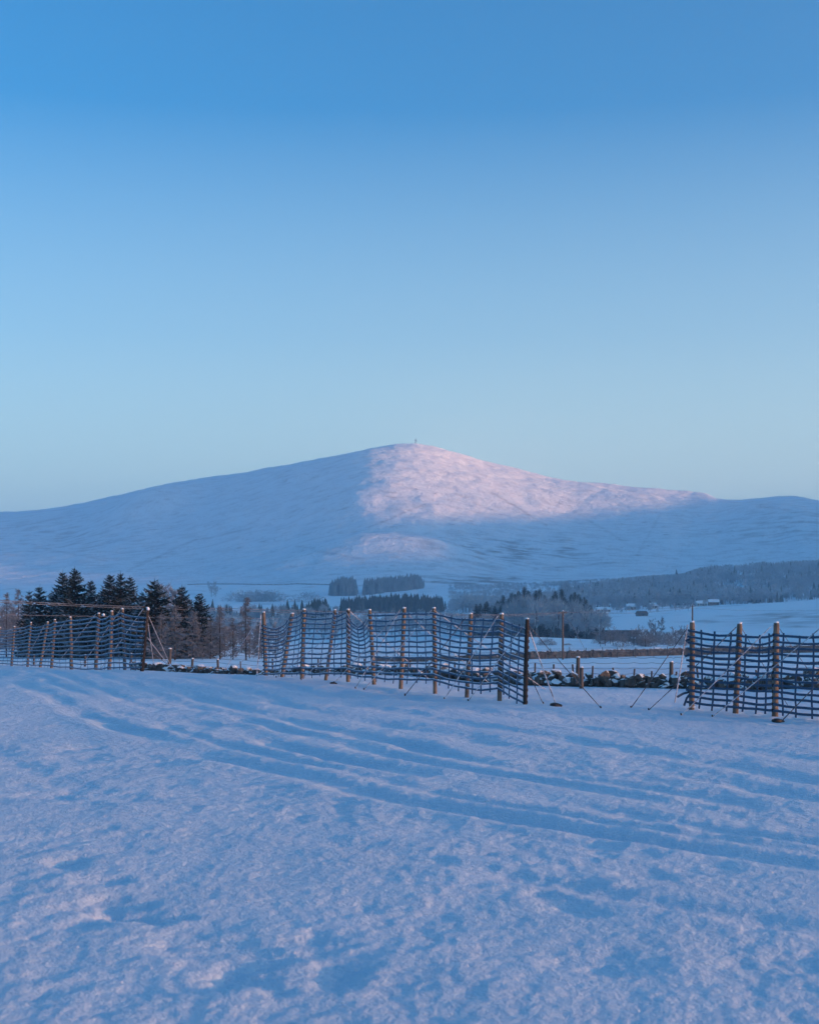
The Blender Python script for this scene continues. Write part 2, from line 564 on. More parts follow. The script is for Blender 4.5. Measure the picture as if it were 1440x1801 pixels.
class MB:
    def __init__(self):
        self.v, self.f, self.a = [], [], []

    def add(self, vs, fs, a=None):
        n = len(self.v)
        self.v += [tuple(p) for p in vs]
        self.f += [tuple(i + n for i in f) for f in fs]
        self.a += list(a) if a is not None else [0.0] * len(vs)

    def box(self, c, s, rz=0, top=1.0):
        cx, cy, cz = c
        sx, sy, sz = s[0] / 2, s[1] / 2, s[2] / 2
        vs = []
        for dz in (-1, 1):
            k = top if dz > 0 else 1
            for dx, dy in ((-1, -1), (1, -1), (1, 1), (-1, 1)):
                x, y = dx * sx * k, dy * sy * k
                vs.append((cx + x * math.cos(rz) - y * math.sin(rz), cy + x * math.sin(rz) + y * math.cos(rz), cz + dz * sz))
        self.add(vs, [(3, 2, 1, 0), (4, 5, 6, 7), (0, 1, 5, 4), (1, 2, 6, 5), (2, 3, 7, 6), (3, 0, 4, 7)])

    def tube(self, pts, rad, n=6, jit=0.0, cap=True):
        pts = [Vector(p) for p in pts]
        k = len(pts)
        rs = rad if isinstance(rad, (list, tuple)) else [rad] * k
        vs, fs = [], []
        for i, p in enumerate(pts):
            t = (pts[min(i + 1, k - 1)] - pts[max(i - 1, 0)])
            t = t.normalized() if t.length > 1e-9 else Vector((0, 0, 1))
            ref = Vector((1, 0, 0)) if abs(t.x) < .9 else Vector((0, 1, 0))
            u = t.cross(ref).normalized()
            w = t.cross(u)
            for j in range(n):
                a = 2 * math.pi * j / n
                r = rs[i] * (1 + (random.uniform(-jit, jit) if jit else 0))
                vs.append(p + u * (r * math.cos(a)) + w * (r * math.sin(a)))
        for i in range(k - 1):
            for j in range(n):
                fs.append((i * n + j, i * n + (j + 1) % n, (i + 1) * n + (j + 1) % n, (i + 1) * n + j))
        if cap:
            fs.append(tuple(reversed(range(n))))
            fs.append(tuple((k - 1) * n + j for j in range(n)))
        self.add(vs, fs)

    def mesh(self, name, m, smooth=False, attrname=None, origin=(0, 0, 0)):
        me = bpy.data.meshes.new(name)
        ox, oy, oz = origin
        me.from_pydata([(p[0] - ox, p[1] - oy, p[2] - oz) for p in self.v], [], self.f)
        if smooth:
            me.polygons.foreach_set('use_smooth', [True] * len(me.polygons))
        if attrname:
            a = me.attributes.new(attrname, 'FLOAT', 'POINT')
            a.data.foreach_set('value', self.a)
        me.update()
        me.materials.append(m)
        return me

    def build(self, name, m, parent=None, smooth=False, attrname=None):
        org = parent_origin(parent)
        return link(name, self.mesh(name, m, smooth, attrname, org), parent)


def parent_origin(p):
    """world place of a parent chain (no rotation is used on parents built in world units)"""
    o = Vector((0, 0, 0))
    while p is not None:
        o += p.location
        p = p.parent
    return o


# ------------------------------------------------------------------ terrain sheets
def fan(name, d0, d1, rows, cols, tmax, m, fn, attrs=None, kind='structure'):
    d = np.geomspace(d0, d1, rows)
    if isinstance(tmax, tuple):                       # fine in the middle, coarser to the sides
        o = np.geomspace(tmax[0], tmax[1], 70)
        t = np.concatenate([-o[::-1], np.linspace(-tmax[0], tmax[0], cols - 140 + 2)[1:-1], o])
    else:
        t = np.linspace(-tmax, tmax, cols)
    Y, T = np.meshgrid(d, t, indexing='ij')
    X = T * Y
    Z = fn(X, Y)
    V = np.stack([X, Y, Z], -1).reshape(-1, 3)
    i = np.arange(rows * cols).reshape(rows, cols)
    F = np.stack([i[:-1, :-1], i[:-1, 1:], i[1:, 1:], i[1:, :-1]], -1).reshape(-1, 4)
    at_ = {k: f(X, Y).ravel() for k, f in (attrs or {}).items()}
    return tag(link(name, big_mesh(name, V, F, m, True, at_)), kind=kind)


def heath_valley(x, y):
    n = fbm(x / 35, y / 60, 91, 4)
    px = CX + FPX * x / y
    k = .55 * gs(px, 1400, 110) * gs(y, 820, 60) * np.clip(.6 + 1.6 * fbm(x / 24, y / 9, 93, 4), 0, 1)
    return np.clip((n - .25) * 1.6, 0, .6) * sst(y, 60, 300) * .7 + k


def heath_mount(x, y):
    px = CX + FPX * x / y
    z = base_land(x, y)
    py = HY - (z - EYE) * FPX / y
    n = fbm(x / 90, y / 40, 95, 5)
    n2 = fbm(x / 25, y / 14, 98, 4)
    a = np.clip((n2 - .12) * 1.4, 0, 1) * np.clip((n + .1) * 1.5, 0, 1) * .8
    # darker heathery ground at the foot of the slope
    k = 1.0 * gs(px, 900, 130) * gs(py, 968, 22) + 1.2 * gs(px, 850, 90) * gs(py, 1022, 9) + .5 * gs(px, 1380, 120) * gs(py, 925, 30) + .45 * gs(px, 120, 140) * gs(py, 945, 30)
    b = np.clip((fbm(x / 60, y / 22, 101, 4) + .05) * 2.2, 0, 1) * (k + .22)
    # hill tracks, burns and old dykes showing through the snow
    ln = 0
    wob = 3.0 * fbm(x / 120, y / 90, 111, 3)
    for (ax, ay, bx, by, w, s_) in [(648, 926, 748, 886, 1.6, .5), (862, 866, 960, 922, 1.8, .55), (800, 868, 880, 905, 1.4, .35), (225, 1004, 345, 948, 2.2, .4), (345, 948, 440, 930, 2.0, .35),
                                    (1010, 900, 1090, 950, 1.8, .35), (1160, 905, 1120, 975, 2.0, .35), (520, 960, 640, 985, 1.8, .35), (60, 960, 190, 985, 2.0, .35), (955, 1000, 1080, 988, 1.8, .45),
                                    (760, 1024, 905, 1016, 2.4, .6), (770, 1036, 860, 1020, 2.0, .5), (30, 925, 130, 905, 1.8, .3), (1330, 890, 1440, 905, 2.5, .4)]:
        t_ = np.clip(((px - ax) * (bx - ax) + (py - ay) * (by - ay)) / ((bx - ax) ** 2 + (by - ay) ** 2), 0, 1)
        d_ = np.hypot(px - ax - t_ * (bx - ax), py - ay - t_ * (by - ay) + wob)
        ln = ln + s_ * np.exp(-(d_ / w) ** 2) * np.clip(.7 + 1.2 * n2, 0, 1)
    return np.clip(a + b * .8 + ln, 0, .85)


T_MAX = .46
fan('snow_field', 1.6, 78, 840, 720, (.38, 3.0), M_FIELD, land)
fan('valley', 76, 2300, 460, 440, T_MAX, M_VALLEY, lambda x, y: base_land(x, y) - .25 * (1 - sst(y, 76, 90)), {'heath': heath_valley})
fan('mountain', 2250, 5600, 420, 640, T_MAX, M_MOUNT, lambda x, y: base_land(x, y) - 1.5 * (1 - sst(y, 2250, 2330))
    + sst(y, 2300, 2700) * (1.3 * fbm(x / 42, y / 38, 41, 3) + 2.2 * fbm((x + .35 * y) / 170, y / 30, 45, 3) + 2.5 * np.minimum(0, np.abs(pn((x - .5 * y) / 210, y / 700, 47)) * 6 - .6)), {'heath': heath_mount})


def outer_land():
    g = np.unique(np.concatenate([-np.geomspace(40, 8600, 60), np.linspace(-36, 36, 25), np.geomspace(40, 8600, 60)]))
    gy = np.unique(np.concatenate([-np.geomspace(20, 3800, 30), np.linspace(-18, 0, 8), np.linspace(-900, -350, 24), np.geomspace(2, 8600, 150)]))
    Y, X = np.meshgrid(gy, g, indexing='ij')
    wide = 3.0 + (T_MAX - 3.0) * sst(Y, 66, 77)
    inside = 1 - sst(np.abs(X) - (wide * np.maximum(Y, 0)), -.06 * np.abs(Y) - .5, -.01 * np.abs(Y) - .1)
    inside = inside * sst(Y, 1.8, 3.6) * (1 - sst(Y, 5000, 5500))
    Z = base_land(X, Y) - inside * (1.0 + .03 * np.abs(Y)) - .03 - .02 * sst(Y, 0, 3)
    rows, cols = X.shape
    i = np.arange(rows * cols).reshape(rows, cols)
    F = np.stack([i[:-1, :-1], i[:-1, 1:], i[1:, 1:], i[1:, :-1]], -1).reshape(-1, 4)
    V = np.stack([X, Y, Z], -1).reshape(-1, 3)
    tag(link('moorland', big_mesh('moorland', V, F, M_VALLEY, True, {'heath': np.zeros(len(V))})), kind='structure')
    return float(Z.min())


ZMIN = outer_land()

# ------------------------------------------------------------------ haze
mh = bpy.data.materials.new('haze air')
mh.use_nodes = True
mh.node_tree.nodes.remove(mh.node_tree.nodes['Principled BSDF'])
pv = mh.node_tree.nodes.new('ShaderNodeVolumePrincipled')
pv.inputs['Color'].default_value = (.64, .82, 1.0, 1)
pv.inputs['Density'].default_value = HAZE
pv.inputs['Anisotropy'].default_value = 0.65
mh.node_tree.links.new(pv.outputs[0], mh.node_tree.nodes['Material Output'].inputs['Volume'])
hb = MB()
ztop, zbot = 525.0, ZMIN - 1.0
hb.box((0, 2400, (ztop + zbot) / 2), (17600, 12800, ztop - zbot))
tag(hb.build('haze', mh), kind='stuff')
#@@OBJECTS@@


# ------------------------------------------------------------------ snow fences
def strap_mesh(mb, pts, width, thick, front, frost=1.0):
    """a flat band along pts; front = unit vector towards the viewer's side; the upper edge carries the frost"""
    k = len(pts)
    vs, fs, av = [], [], []
    for i, p in enumerate(pts):
        t = (pts[min(i + 1, k - 1)] - pts[max(i - 1, 0)]).normalized()
        u = front.cross(t)
        u = u.normalized() if u.length > 1e-6 else Vector((0, 0, 1))
        if abs(u.z) > .3 and u.z < 0:
            u = -u
        f = front * (thick / 2)
        h = width / 2
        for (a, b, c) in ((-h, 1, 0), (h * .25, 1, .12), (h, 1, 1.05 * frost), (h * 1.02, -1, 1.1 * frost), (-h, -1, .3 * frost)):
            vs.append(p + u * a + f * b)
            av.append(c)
    n = 5
    for i in range(k - 1):
        for j in range(n):
            fs.append((i * n + j, i * n + (j + 1) % n, (i + 1) * n + (j + 1) % n, (i + 1) * n + j))
    fs.append((0, 1, 2, 3, 4))
    fs.append(tuple((k - 1) * n + j for j in range(n)))
    mb.add(vs, fs, av)


def snow_fence(label, group, posts, bays, ftop, fbot, nb, nv, prad, dark, ropes, mstrap, seed, sw=.046, loose=(), weights=()):
    rd = random.Random(seed)
    feet = [at(p[0], p[4]) for p in posts]
    heads = [P(p[2], p[3], p[4]) for p in posts]
    root = tag(empty('snow_fence', feet[0]), label, 'fence', group)
    n = len(posts)
    tang = []
    for i in range(n):
        t = feet[min(i + 1, n - 1)] - feet[max(i - 1, 0)]
        t.z = 0
        tang.append(t.normalized())
    fronts = []
    for t in tang:
        f = Vector((t.y, -t.x, 0))
        if f.y > 0:
            f = -f
        fronts.append(f)
    prads = [prad * rd.uniform(.9, 1.12) for _ in range(n)]
    for i in range(n):
        mb = MB()
        ax = heads[i] - feet[i]
        r = prads[i]
        bow = Vector((rd.uniform(-.012, .012), rd.uniform(-.012, .012), 0))
        pts = [feet[i] - ax * .22] + [feet[i] + ax * q + bow * math.sin(q * 3.1) for q in (0, .25, .5, .75, .97, 1.0)]
        mb.tube(pts, [r * 1.05, r * 1.04, r * 1.02, r, r * .98, r * .96, r * .82], 10, .05)
        po = mb.build('post', M_POSTD if i in dark else M_POST, root, True)
        cp = MB()
        top = feet[i] + ax
        cp.tube([top - Vector((0, 0, .004)), top + Vector((0, 0, .006)), top + Vector((rd.uniform(-.01, .01), 0, .018)), top + Vector((0, 0, .024))], [r * .8, r * .92, r * .66, r * .2], 8, .15)
        cp.build('snow_cap', M_SNOWCAP, po, True)

    bill = [rd.uniform(-.10, .14) for _ in range(n - 1)]

    def surf(b, u, f, jit=0.0):
        """a point of the netting in bay b; u along the bay, f the height between the lowest (0) and the top band (1)"""
        lo = [feet[k] + (heads[k] - feet[k]) * (fbot[k] + (ftop[k] - fbot[k]) * f) for k in (b, b + 1)]
        p = lo[0] * (1 - u) + lo[1] * u
        s = 4 * u * (1 - u)
        sag = bays[b][0] * f ** 1.7 + bays[b][1] * (1 - f) + jit
        fr = (fronts[b] * (1 - u) + fronts[b + 1] * u).normalized()
        o = prad * 1.16 * (1 - s) + (prad + bill[b] * (.35 + .65 * math.sin(f * 2.6))) * s
        return p + fr * o - Vector((0, 0, sag * s))
    for j in range(nb):
        f = j / (nb - 1)
        mb = MB()
        pts = []
        for b in range(n - 1):
            m = 7
            jit = rd.uniform(-.012, .016)
            ph = rd.uniform(0, 6.3)
            for q in range(m + (1 if b == n - 2 else 0)):
                u = q / m
                p = surf(b, u, f, jit)
                p.z += .006 * math.sin(u * 9 + ph) * 4 * u * (1 - u)
                pts.append(p)
        e = (pts[0] - pts[1]).normalized()
        pts.insert(0, pts[0] + e * prad * rd.uniform(1.0, 1.7))
        strap_mesh(mb, pts, sw * rd.uniform(.92, 1.06), .004, Vector((fronts[n // 2].x, fronts[n // 2].y, .12)).normalized(), rd.uniform(.7, 1.05))
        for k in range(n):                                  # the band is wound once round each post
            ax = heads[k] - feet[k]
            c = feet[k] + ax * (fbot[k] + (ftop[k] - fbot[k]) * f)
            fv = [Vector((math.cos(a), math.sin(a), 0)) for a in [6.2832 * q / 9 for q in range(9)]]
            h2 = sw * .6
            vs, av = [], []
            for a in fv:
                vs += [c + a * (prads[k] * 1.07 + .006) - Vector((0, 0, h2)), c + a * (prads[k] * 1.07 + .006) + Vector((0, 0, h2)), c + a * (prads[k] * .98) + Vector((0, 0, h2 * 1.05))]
                av += [-1, -1, -.3]  # negative: the loop's shaded, wet look is painted dark
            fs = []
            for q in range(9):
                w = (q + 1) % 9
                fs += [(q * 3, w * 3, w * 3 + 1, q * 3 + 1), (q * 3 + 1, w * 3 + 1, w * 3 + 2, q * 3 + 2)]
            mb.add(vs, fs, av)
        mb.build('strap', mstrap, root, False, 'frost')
    for b in range(n - 1):
        for q in range(nv):
            u = (q + .5 + rd.uniform(-.13, .13)) / nv * .92 + .04
            lean = rd.uniform(-.05, .05)
            a0, a1 = -.05 - rd.uniform(0, .035), 1.02 + rd.uniform(0, .035)
            pts = []
            for k in range(9):
                f = a0 + (a1 - a0) * k / 8
                uu = min(.97, max(.03, u + lean * (f - .5) + .02 * math.sin(5 * f + q + b)))
                p = surf(b, uu, min(max(f, 0), 1))
                if f < 0 or f > 1:
                    p.z += (f if f < 0 else f - 1) * 1.3
                pts.append(p + fronts[b] * (-.006 if k % 2 else .006))
            mb = MB()
            strap_mesh(mb, pts, sw * .92, .004, fronts[b], rd.uniform(.25, .6))
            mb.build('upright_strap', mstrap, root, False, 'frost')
    for (i, tx, ty, gx, gy, rad, frosted, peg) in ropes:
        d = posts[i][4]
        a = P(tx, ty, d) + fronts[i] * (prad * 1.02)
        g = gnd(gx, gy, 17, d + 12) if gy else Vector(gx)
        mid = (a + g) / 2 - Vector((0, 0, .012))
        e = (a - g).normalized()
        mb = MB()
        mb.tube([a + e * .02, (a + mid) / 2 - Vector((0, 0, .004)), mid, (mid + g) / 2 - Vector((0, 0, .004)), g - e * .06], rad, 5)
        ro = mb.build('guy_rope', M_ROPE if frosted else M_ROPED, root)
        if peg:
            pb = MB()
            pb.tube([g + Vector((-.006, 0, .04)), g + Vector((0, 0, .015)), g + Vector((.03, .01, -.2))], [.012, .016, .012], 6)
            pb.build('peg', M_DARK, ro)
    for (gx, gy, s) in weights:
        g = gnd(gx, gy, 17, 45)
        bb = boulder_mesh('weight', M_DARK, 3, (s, s * .8, s * .5))
        link('anchor_weight', bb, root, g + Vector((0, 0, s * .12)) - root.location)
        b2 = boulder_mesh('weight_snow', M_SNOWCAP, 5, (s * .8, s * .6, s * .2))
        link('snow_cap', b2, root.children[-1], Vector((0, 0, s * .33)))
    for (i, f, dx, dz, ln) in loose:
        p = feet[i] + (heads[i] - feet[i]) * f - tang[i] * prad
        mb = MB()
        strap_mesh(mb, [p, p + Vector((dx * .5, -.03, dz * .3)), p + Vector((dx, -.05, dz))], sw * .95, .005, Vector((.2, -1, .1)).normalized(), .2)
        mb.build('loose_strap', mstrap, root, False, 'frost')
    return root


_ico = None


def ico():
    global _ico
    if _ico is None:
        import bmesh
        bm = bmesh.new()
        bmesh.ops.create_icosphere(bm, subdivisions=2, radius=1)
        V = np.array([v.co[:] for v in bm.verts])
        F = [tuple(v.index for v in f.verts) for f in bm.faces]
        bm.free()
        _ico = (V, F)
    return _ico


def boulder_mesh(name, m, seed, size):
    V, F = ico()
    r = np.random.default_rng(seed)
    W = V.copy()
    for _ in range(9):                                    # chop flat faces off a ball
        d = r.normal(size=3)
        d /= np.linalg.norm(d)
        c = r.uniform(.45, .8)
        k = W @ d
        W = W - np.outer(np.clip(k - c, 0, None), d)
    W = W * (1 + .05 * r.normal(size=(len(W), 1)))
    W = W * np.array(size)
    me = bpy.data.meshes.new(name)
    me.from_pydata(W.tolist(), [], F)
    me.materials.append(m)
    return me


G_FENCE = 'blue webbing snow fences along the field edge'
# ropes: post, head (photo px), foot (photo px), radius, frosted, peg
snow_fence('blue webbing snow fence cut by the right edge, loose strap ends on its post', G_FENCE, RIGHT_POSTS,
           [(.035, .02), (.06, .02), (.02, .01), (.03, .02)], [.90, .87, .87, .87, .87], [.085, .07, .07, .06, .06], 13, 3, .052, (),
           [(0, 1210, 1106, 1109, 1245, .0095, 0, 1), (1, 1296, 1104, 1140, 1249, .0095, 0, 1), (2, 1357, 1103, 1197, 1258, .0095, 1, 1), (3, 1446, 1104, 1252, 1261, .0095, 1, 1),
            (4, 1530, 1106, 1373, 1269, .0095, 0, 1), (0, 1211, 1100, 1186, 1236, .014, 1, 0),
            (2, 1369, 1099, (8.6, 27.6, -.42), 0, .006, 0, 0), (1, 1304, 1100, (7.9, 28.6, -.42), 0, .006, 0, 0)],
           M_STRAP, 11, .047, loose=[(0, .20, -.26, -.10, 0), (0, .17, -.12, -.22, 0), (0, .62, -.11, -.02, 0), (0, .8, -.10, -.03, 0)], weights=[(1368, 1270, .13)])
snow_fence('long middle snow fence of sagging frosted blue webbing with a dark end post', G_FENCE, MID_POSTS,
           [(.17, .02), (.05, .01), (.01, .03), (.07, .0), (.30, .02), (.02, .03), (.0, .02), (.04, .03), (.01, .03), (.0, .0)],
           [.79, .93, .95, .95, .96, .93, .93, .94, .93, .93, .88], [.03, .06, .09, .10, .12, .11, .13, .17, .12, .15, .03], 13, 3, .046, (10,),
           [(6, 706, 1074, 625, 1211, .0085, 1, 1), (6, 706, 1074, 588, 1201, .0085, 1, 1), (7, 761, 1074, 640, 1213, .0085, 1, 1), (8, 820, 1088, 712, 1223, .0085, 0, 1), (9, 877, 1085, 781, 1230, .0085, 1, 1),
            (10, 921, 1104, 823, 1233, .0085, 1, 1), (3, 584, 1079, 494, 1189, .0085, 1, 1), (4, 610, 1096, 486, 1191, .0085, 1, 1), (5, 650, 1085, 530, 1195, .0085, 1, 1), (1, 508, 1088, 402, 1184, .0085, 1, 1),
            (0, 458, 1088, 390, 1185, .008, 1, 1), (0, 462, 1080, 452, 1190, .013, 1, 0),
            (10, 931, 1100, 977, 1239, .013, 1, 0), (10, 934, 1185, 955, 1238, .008, 0, 1), (10, 931, 1098, 1056, 1245, .0085, 0, 1),
            (7, 767, 1074, (3.2, 31.6, -.35), 0, .007, 1, 0), (6, 714, 1075, (2.0, 32.6, -.3), 0, .007, 1, 0), (4, 617, 1074, (.6, 35.5, -.36), 0, .007, 1, 0)],
           M_STRAPF, 23, .045, weights=[(978, 1242, .14), (587, 1203, .1)])
snow_fence('farthest frosted snow fence running to the left edge below the spruces', G_FENCE, LEFT_POSTS,
           [(.02, .02), (.07, .0), (.10, .02), (.02, .03), (.01, .03), (.03, .0), (.08, .01), (.03, .03), (.05, .0), (.01, .03)],
           [.84, .93, .92, .93, .93, .93, .93, .93, .93, .93, .93], [.06, .05, .05, .04, .05, .05, .05, .05, .05, .05, .05], 12, 3, .05, (0,),
           [(0, 255, 1071, 178, 1176, .012, 1, 1), (3, 171, 1081, 96, 1172, .009, 1, 1), (1, 214, 1074, 140, 1176, .009, 1, 1), (0, 261, 1075, 272, 1176, .012, 1, 0), (0, 262, 1077, 304, 1178, .010, 1, 0),
            (0, 258, 1115, 306, 1181, .009, 1, 0), (0, 258, 1137, 312, 1181, .009, 0, 0), (6, 82, 1098, 40, 1169, .009, 1, 0), (8, 22, 1105, -30, 1168, .009, 1, 0), (4, 122, 1088, 60, 1172, .009, 1, 0)],
           M_STRAPF, 37, .046)

_f3 = [o for o in COL.objects if o.name.startswith('snow_fence') and o.get('label', '').startswith('farthest')][0]
for (px, py, d, r_) in ((261, 1071, 37.75, .052), (182, 1081, 40.8, .055), (100, 1095, 49.3, .045)):
    link('frosted_knot', boulder_mesh('frosted_knot', M_SNOWCAP, int(px), (r_, r_ * .9, r_)), _f3, P(px, py, d) - _f3.location)

# ------------------------------------------------------------------ tumbled field wall: every stone
STONES = [boulder_mesh('stone', M_STONE, 100 + i, (rng.uniform(.8, 1.25), rng.uniform(.7, 1.1), rng.uniform(.55, .95))) for i in range(12)]


def polyline(pts, step):
    out = []
    for (a, b) in zip(pts[:-1], pts[1:]):
        a, b = Vector(a), Vector(b)
        L = (b - a).length
        k = max(1, int(L / step))
        out += [a.lerp(b, i / k) for i in range(k)]
    return out + [Vector(pts[-1])]


wall_path = [(11.4, 33.2, 0), (7.2, 35.0, 0), (3.4, 36.6, 0), (-2.2, 41.2, 0), (-5.6, 44.2, 0), (-9.6, 47.6, 0)]
rw = tag(empty('rubble_wall', (3.4, 36.6, gz(3.4, 36.6))), 'tumbled dry stone wall with snow on its loose grey stones', 'wall')
count = 0
for p in polyline(wall_path, .15):
    for k in range(2):
        if count >= 292 or (k == 1 and random.random() < .33):
            continue
        far = sst(np.array(-p.x), -1, 9)
        sc = random.choice([.11, .13, .15, .17, .20, .24]) * (1.06 - .2 * float(far))
        x = p.x + random.uniform(-.12, .12)
        y = p.y + random.uniform(-.38, .38)
        z = gz(x, y) + sc * .38 + (random.uniform(.12, .28) * (1 - .45 * float(far)) if k == 1 else 0)
        o = link('stone', random.choice(STONES), rw, Vector((x, y, z)) - rw.location)
        o.scale = (sc * random.uniform(.9, 1.35), sc, sc * random.uniform(.8, 1.15))
        o.rotation_euler = (random.uniform(-.5, .5), random.uniform(-.5, .5), random.uniform(0, 6.3))
        count += 1
mb = MB()
hearts = polyline(wall_path, .09)
for p in hearts:                                           # small hearting filling the gaps
    for k in range(4):
        x, y = p.x + random.uniform(-.1, .1), p.y + random.uniform(-.34, .34)
        s = random.uniform(.06, .14)
        c = Vector((x, y, gz(x, y) + random.uniform(-.03, .2)))
        a = random.uniform(0, 6.3)
        V8 = [c + Vector((s * random.uniform(.6, 1.2) * math.cos(a + q * 1.571), s * random.uniform(.6, 1.2) * math.sin(a + q * 1.571), -s)) for q in range(4)]
        V8 += [c + Vector((s * random.uniform(.5, 1) * math.cos(a + q * 1.571), s * random.uniform(.5, 1) * math.sin(a + q * 1.571), s * random.uniform(.5, .9))) for q in range(4)]
        mb.add(V8, [(4, 5, 6, 7), (0, 1, 5, 4), (1, 2, 6, 5), (2, 3, 7, 6), (3, 0, 4, 7)])
tag(mb.build('small_stones', M_STONE, rw), kind='stuff')


# ------------------------------------------------------------------ wire stock fence behind the rubble
def wire_fence(label, posts, wires, rad, m, wrad, group=None):
    """posts: (px, head row, depth, radius); wires: heights above the snow"""
    f0 = at(posts[0][0], posts[0][2])
    root = tag(empty('wire_fence', f0), label, 'fence', group)
    tops = []
    for (px, hy, d, r) in posts:
        f = at(px, d)
        h = P(px, hy, d)
        mb = MB()
        ln = random.uniform(-.04, .04)
        mb.tube([f - Vector((0, 0, .3)), f, h + Vector((ln, 0, -.02)), h + Vector((ln, 0, 0))], [r, r, r * .95, r * .8], 7, .06)
        po = mb.build('post', m, root, True)
        if r > .04:
            cp = MB()
            cp.tube([h + Vector((ln, 0, -.005)), h + Vector((ln, 0, .02)), h + Vector((ln, 0, .035))], [r, r * .9, r * .3], 7)
            cp.build('snow_cap', M_SNOWCAP, po, True)
        tops.append(f)
    for w in wires:
        mb = MB()
        pts = []
        for a, b in zip(tops[:-1], tops[1:]):
            for q in (0, .33, .66):
                p = a.lerp(b, q)
                pts.append(Vector((p.x, p.y - .03, gz(p.x, p.y) + w - .03 * math.sin(q * 3.14))))
        pts.append(tops[-1] + Vector((0, 0, w)))
        mb.tube(pts, wrad, 4)
        mb.build('wire', M_CABLE, root)
    return root


wire_fence('sagging wire stock fence with short grey posts just behind the tumbled stones',
           [(1450, 1172, 39, .035), (1330, 1178, 39.5, .03), (1227, 1174, 40, .03), (1187, 1181, 40, .03), (1179.5, 1164, 40, .062), (1145, 1180, 40.5, .028), (1114, 1176, 41, .028), (1079.5, 1174, 41, .03), (1041, 1171, 41.5, .03),
            (1015, 1156, 42, .065), (1008, 1168, 42, .03), (973, 1168, 42.5, .032), (940, 1166, 43, .028), (880, 1160, 44, .03), (800, 1164, 45, .03), (720, 1160, 46.5, .03), (640, 1158, 48, .03), (560, 1158, 49, .03),
            (480, 1158, 50, .03), (424, 1163, 50.5, .025), (384, 1160, 51, .045), (338, 1158.5, 51.5, .05), (298, 1141, 52, .07), (230, 1150, 54, .05), (150, 1152, 57, .05), (60, 1152, 61, .05), (-40, 1152, 66, .05)],
           [.18, .34, .5, .66, .86], .03, M_GREY, .006)
mb = MB()
gp = P(1022, 1175, 34.9)
tag(empty('marker_post', at(1022, 34.9)), 'lone grey weathered stake in front of the tumbled stone wall', 'post')
_mp = bpy.context.scene.objects['marker_post'] if 'marker_post' in bpy.context.scene.objects else [o for o in COL.objects if o.name == 'marker_post'][0]
mb.tube([at(1022, 34.9) - Vector((0, 0, .3)), at(1022, 34.9), gp, gp + Vector((0, 0, .02))], [.055, .055, .05, .035], 8, .06)
mb.build('stake', M_GREY, _mp, True)
cp = MB()
cp.tube([gp + Vector((0, 0, .015)), gp + Vector((0, 0, .035)), gp + Vector((0, 0, .05))], [.045, .04, .01], 7)
cp.build('snow_cap', M_SNOWCAP, _mp, True)


# ------------------------------------------------------------------ far dry stone dyke
def dyke(label, path_px, height, width, m, step, mat_snow, d_of=None):
    pts = [at(px, d) for (px, d) in path_px]
    root = tag(empty('dry_stone_wall', pts[0]), label, 'wall')
    core, st, cap = MB(), MB(), MB()
    line = polyline(pts, 1.2)
    for a, b in zip(line[:-1], line[1:]):
        mid = (a + b) / 2
        ang = math.atan2(b.y - a.y, b.x - a.x)
        L = (b - a).length
        zb = gz(mid.x, mid.y)
        core.box((mid.x, mid.y, zb + height * .44), (L + .02, width * .8, height * .92), ang, .96)
        h = height * (1 + .07 * random.uniform(-1, 1))
        cap.box((mid.x, mid.y, zb + h + .02), (L * random.uniform(.8, 1.02), width * random.uniform(.55, .8), .12 + .07 * random.random()), ang + random.uniform(-.05, .05), .8)
        k = int(L / step)
        for side in (-1, 1) if step < .5 else (-1,):
            for row in range(4):
                for q in range(k):
                    s = height / 4 * random.uniform(.75, 1.15)
                    w = L / max(k, 1) * random.uniform(.75, 1.1)
                    off = (q + .5 + random.uniform(-.25, .25)) / max(k, 1) - .5
                    x = mid.x + math.cos(ang) * off * L - math.sin(ang) * side * width * .42
                    y = mid.y + math.sin(ang) * off * L + math.cos(ang) * side * width * .42
                    st.box((x, y, gz(x, y) + height * (row + .5) / 4 + random.uniform(-.04, .04)), (w, .16 + .34 * random.random(), s), ang + random.uniform(-.15, .15), random.uniform(.75, .98))
        if random.random() < .8:                           # coping stones
            st.box((mid.x, mid.y, zb + h - .05), (L * .5, width * .9, .3), ang + random.uniform(-.2, .2), .7)
    core.build('core', m, root)
    tag(st.build('wall_stones', m, root), kind='stuff')
    cap.build('snow_cap', mat_snow, root)
    return root


dyke('long brown dry stone dyke with snowy coping beyond the second field', [(660, 222), (800, 221), (930, 220), (1060, 222), (1200, 225), (1340, 225), (1520, 223)], 1.15, .7, M_DYKE, .42, M_SNOWCAP)
wire_fence('row of thin posts with wire along the far dyke',
           [(px, HY + (EYE - gz((px - CX) / FPX * 219, 219) - 1.75 - .15 * math.sin(px)) * FPX / 219, 219, .055) for px in (700, 740, 790, 838, 880, 925, 968, 1001, 1030, 1059, 1085, 1117, 1149, 1173, 1203, 1250, 1296, 1340, 1400, 1450)],
           [1.35, 1.6], .05, M_GREY, .012)

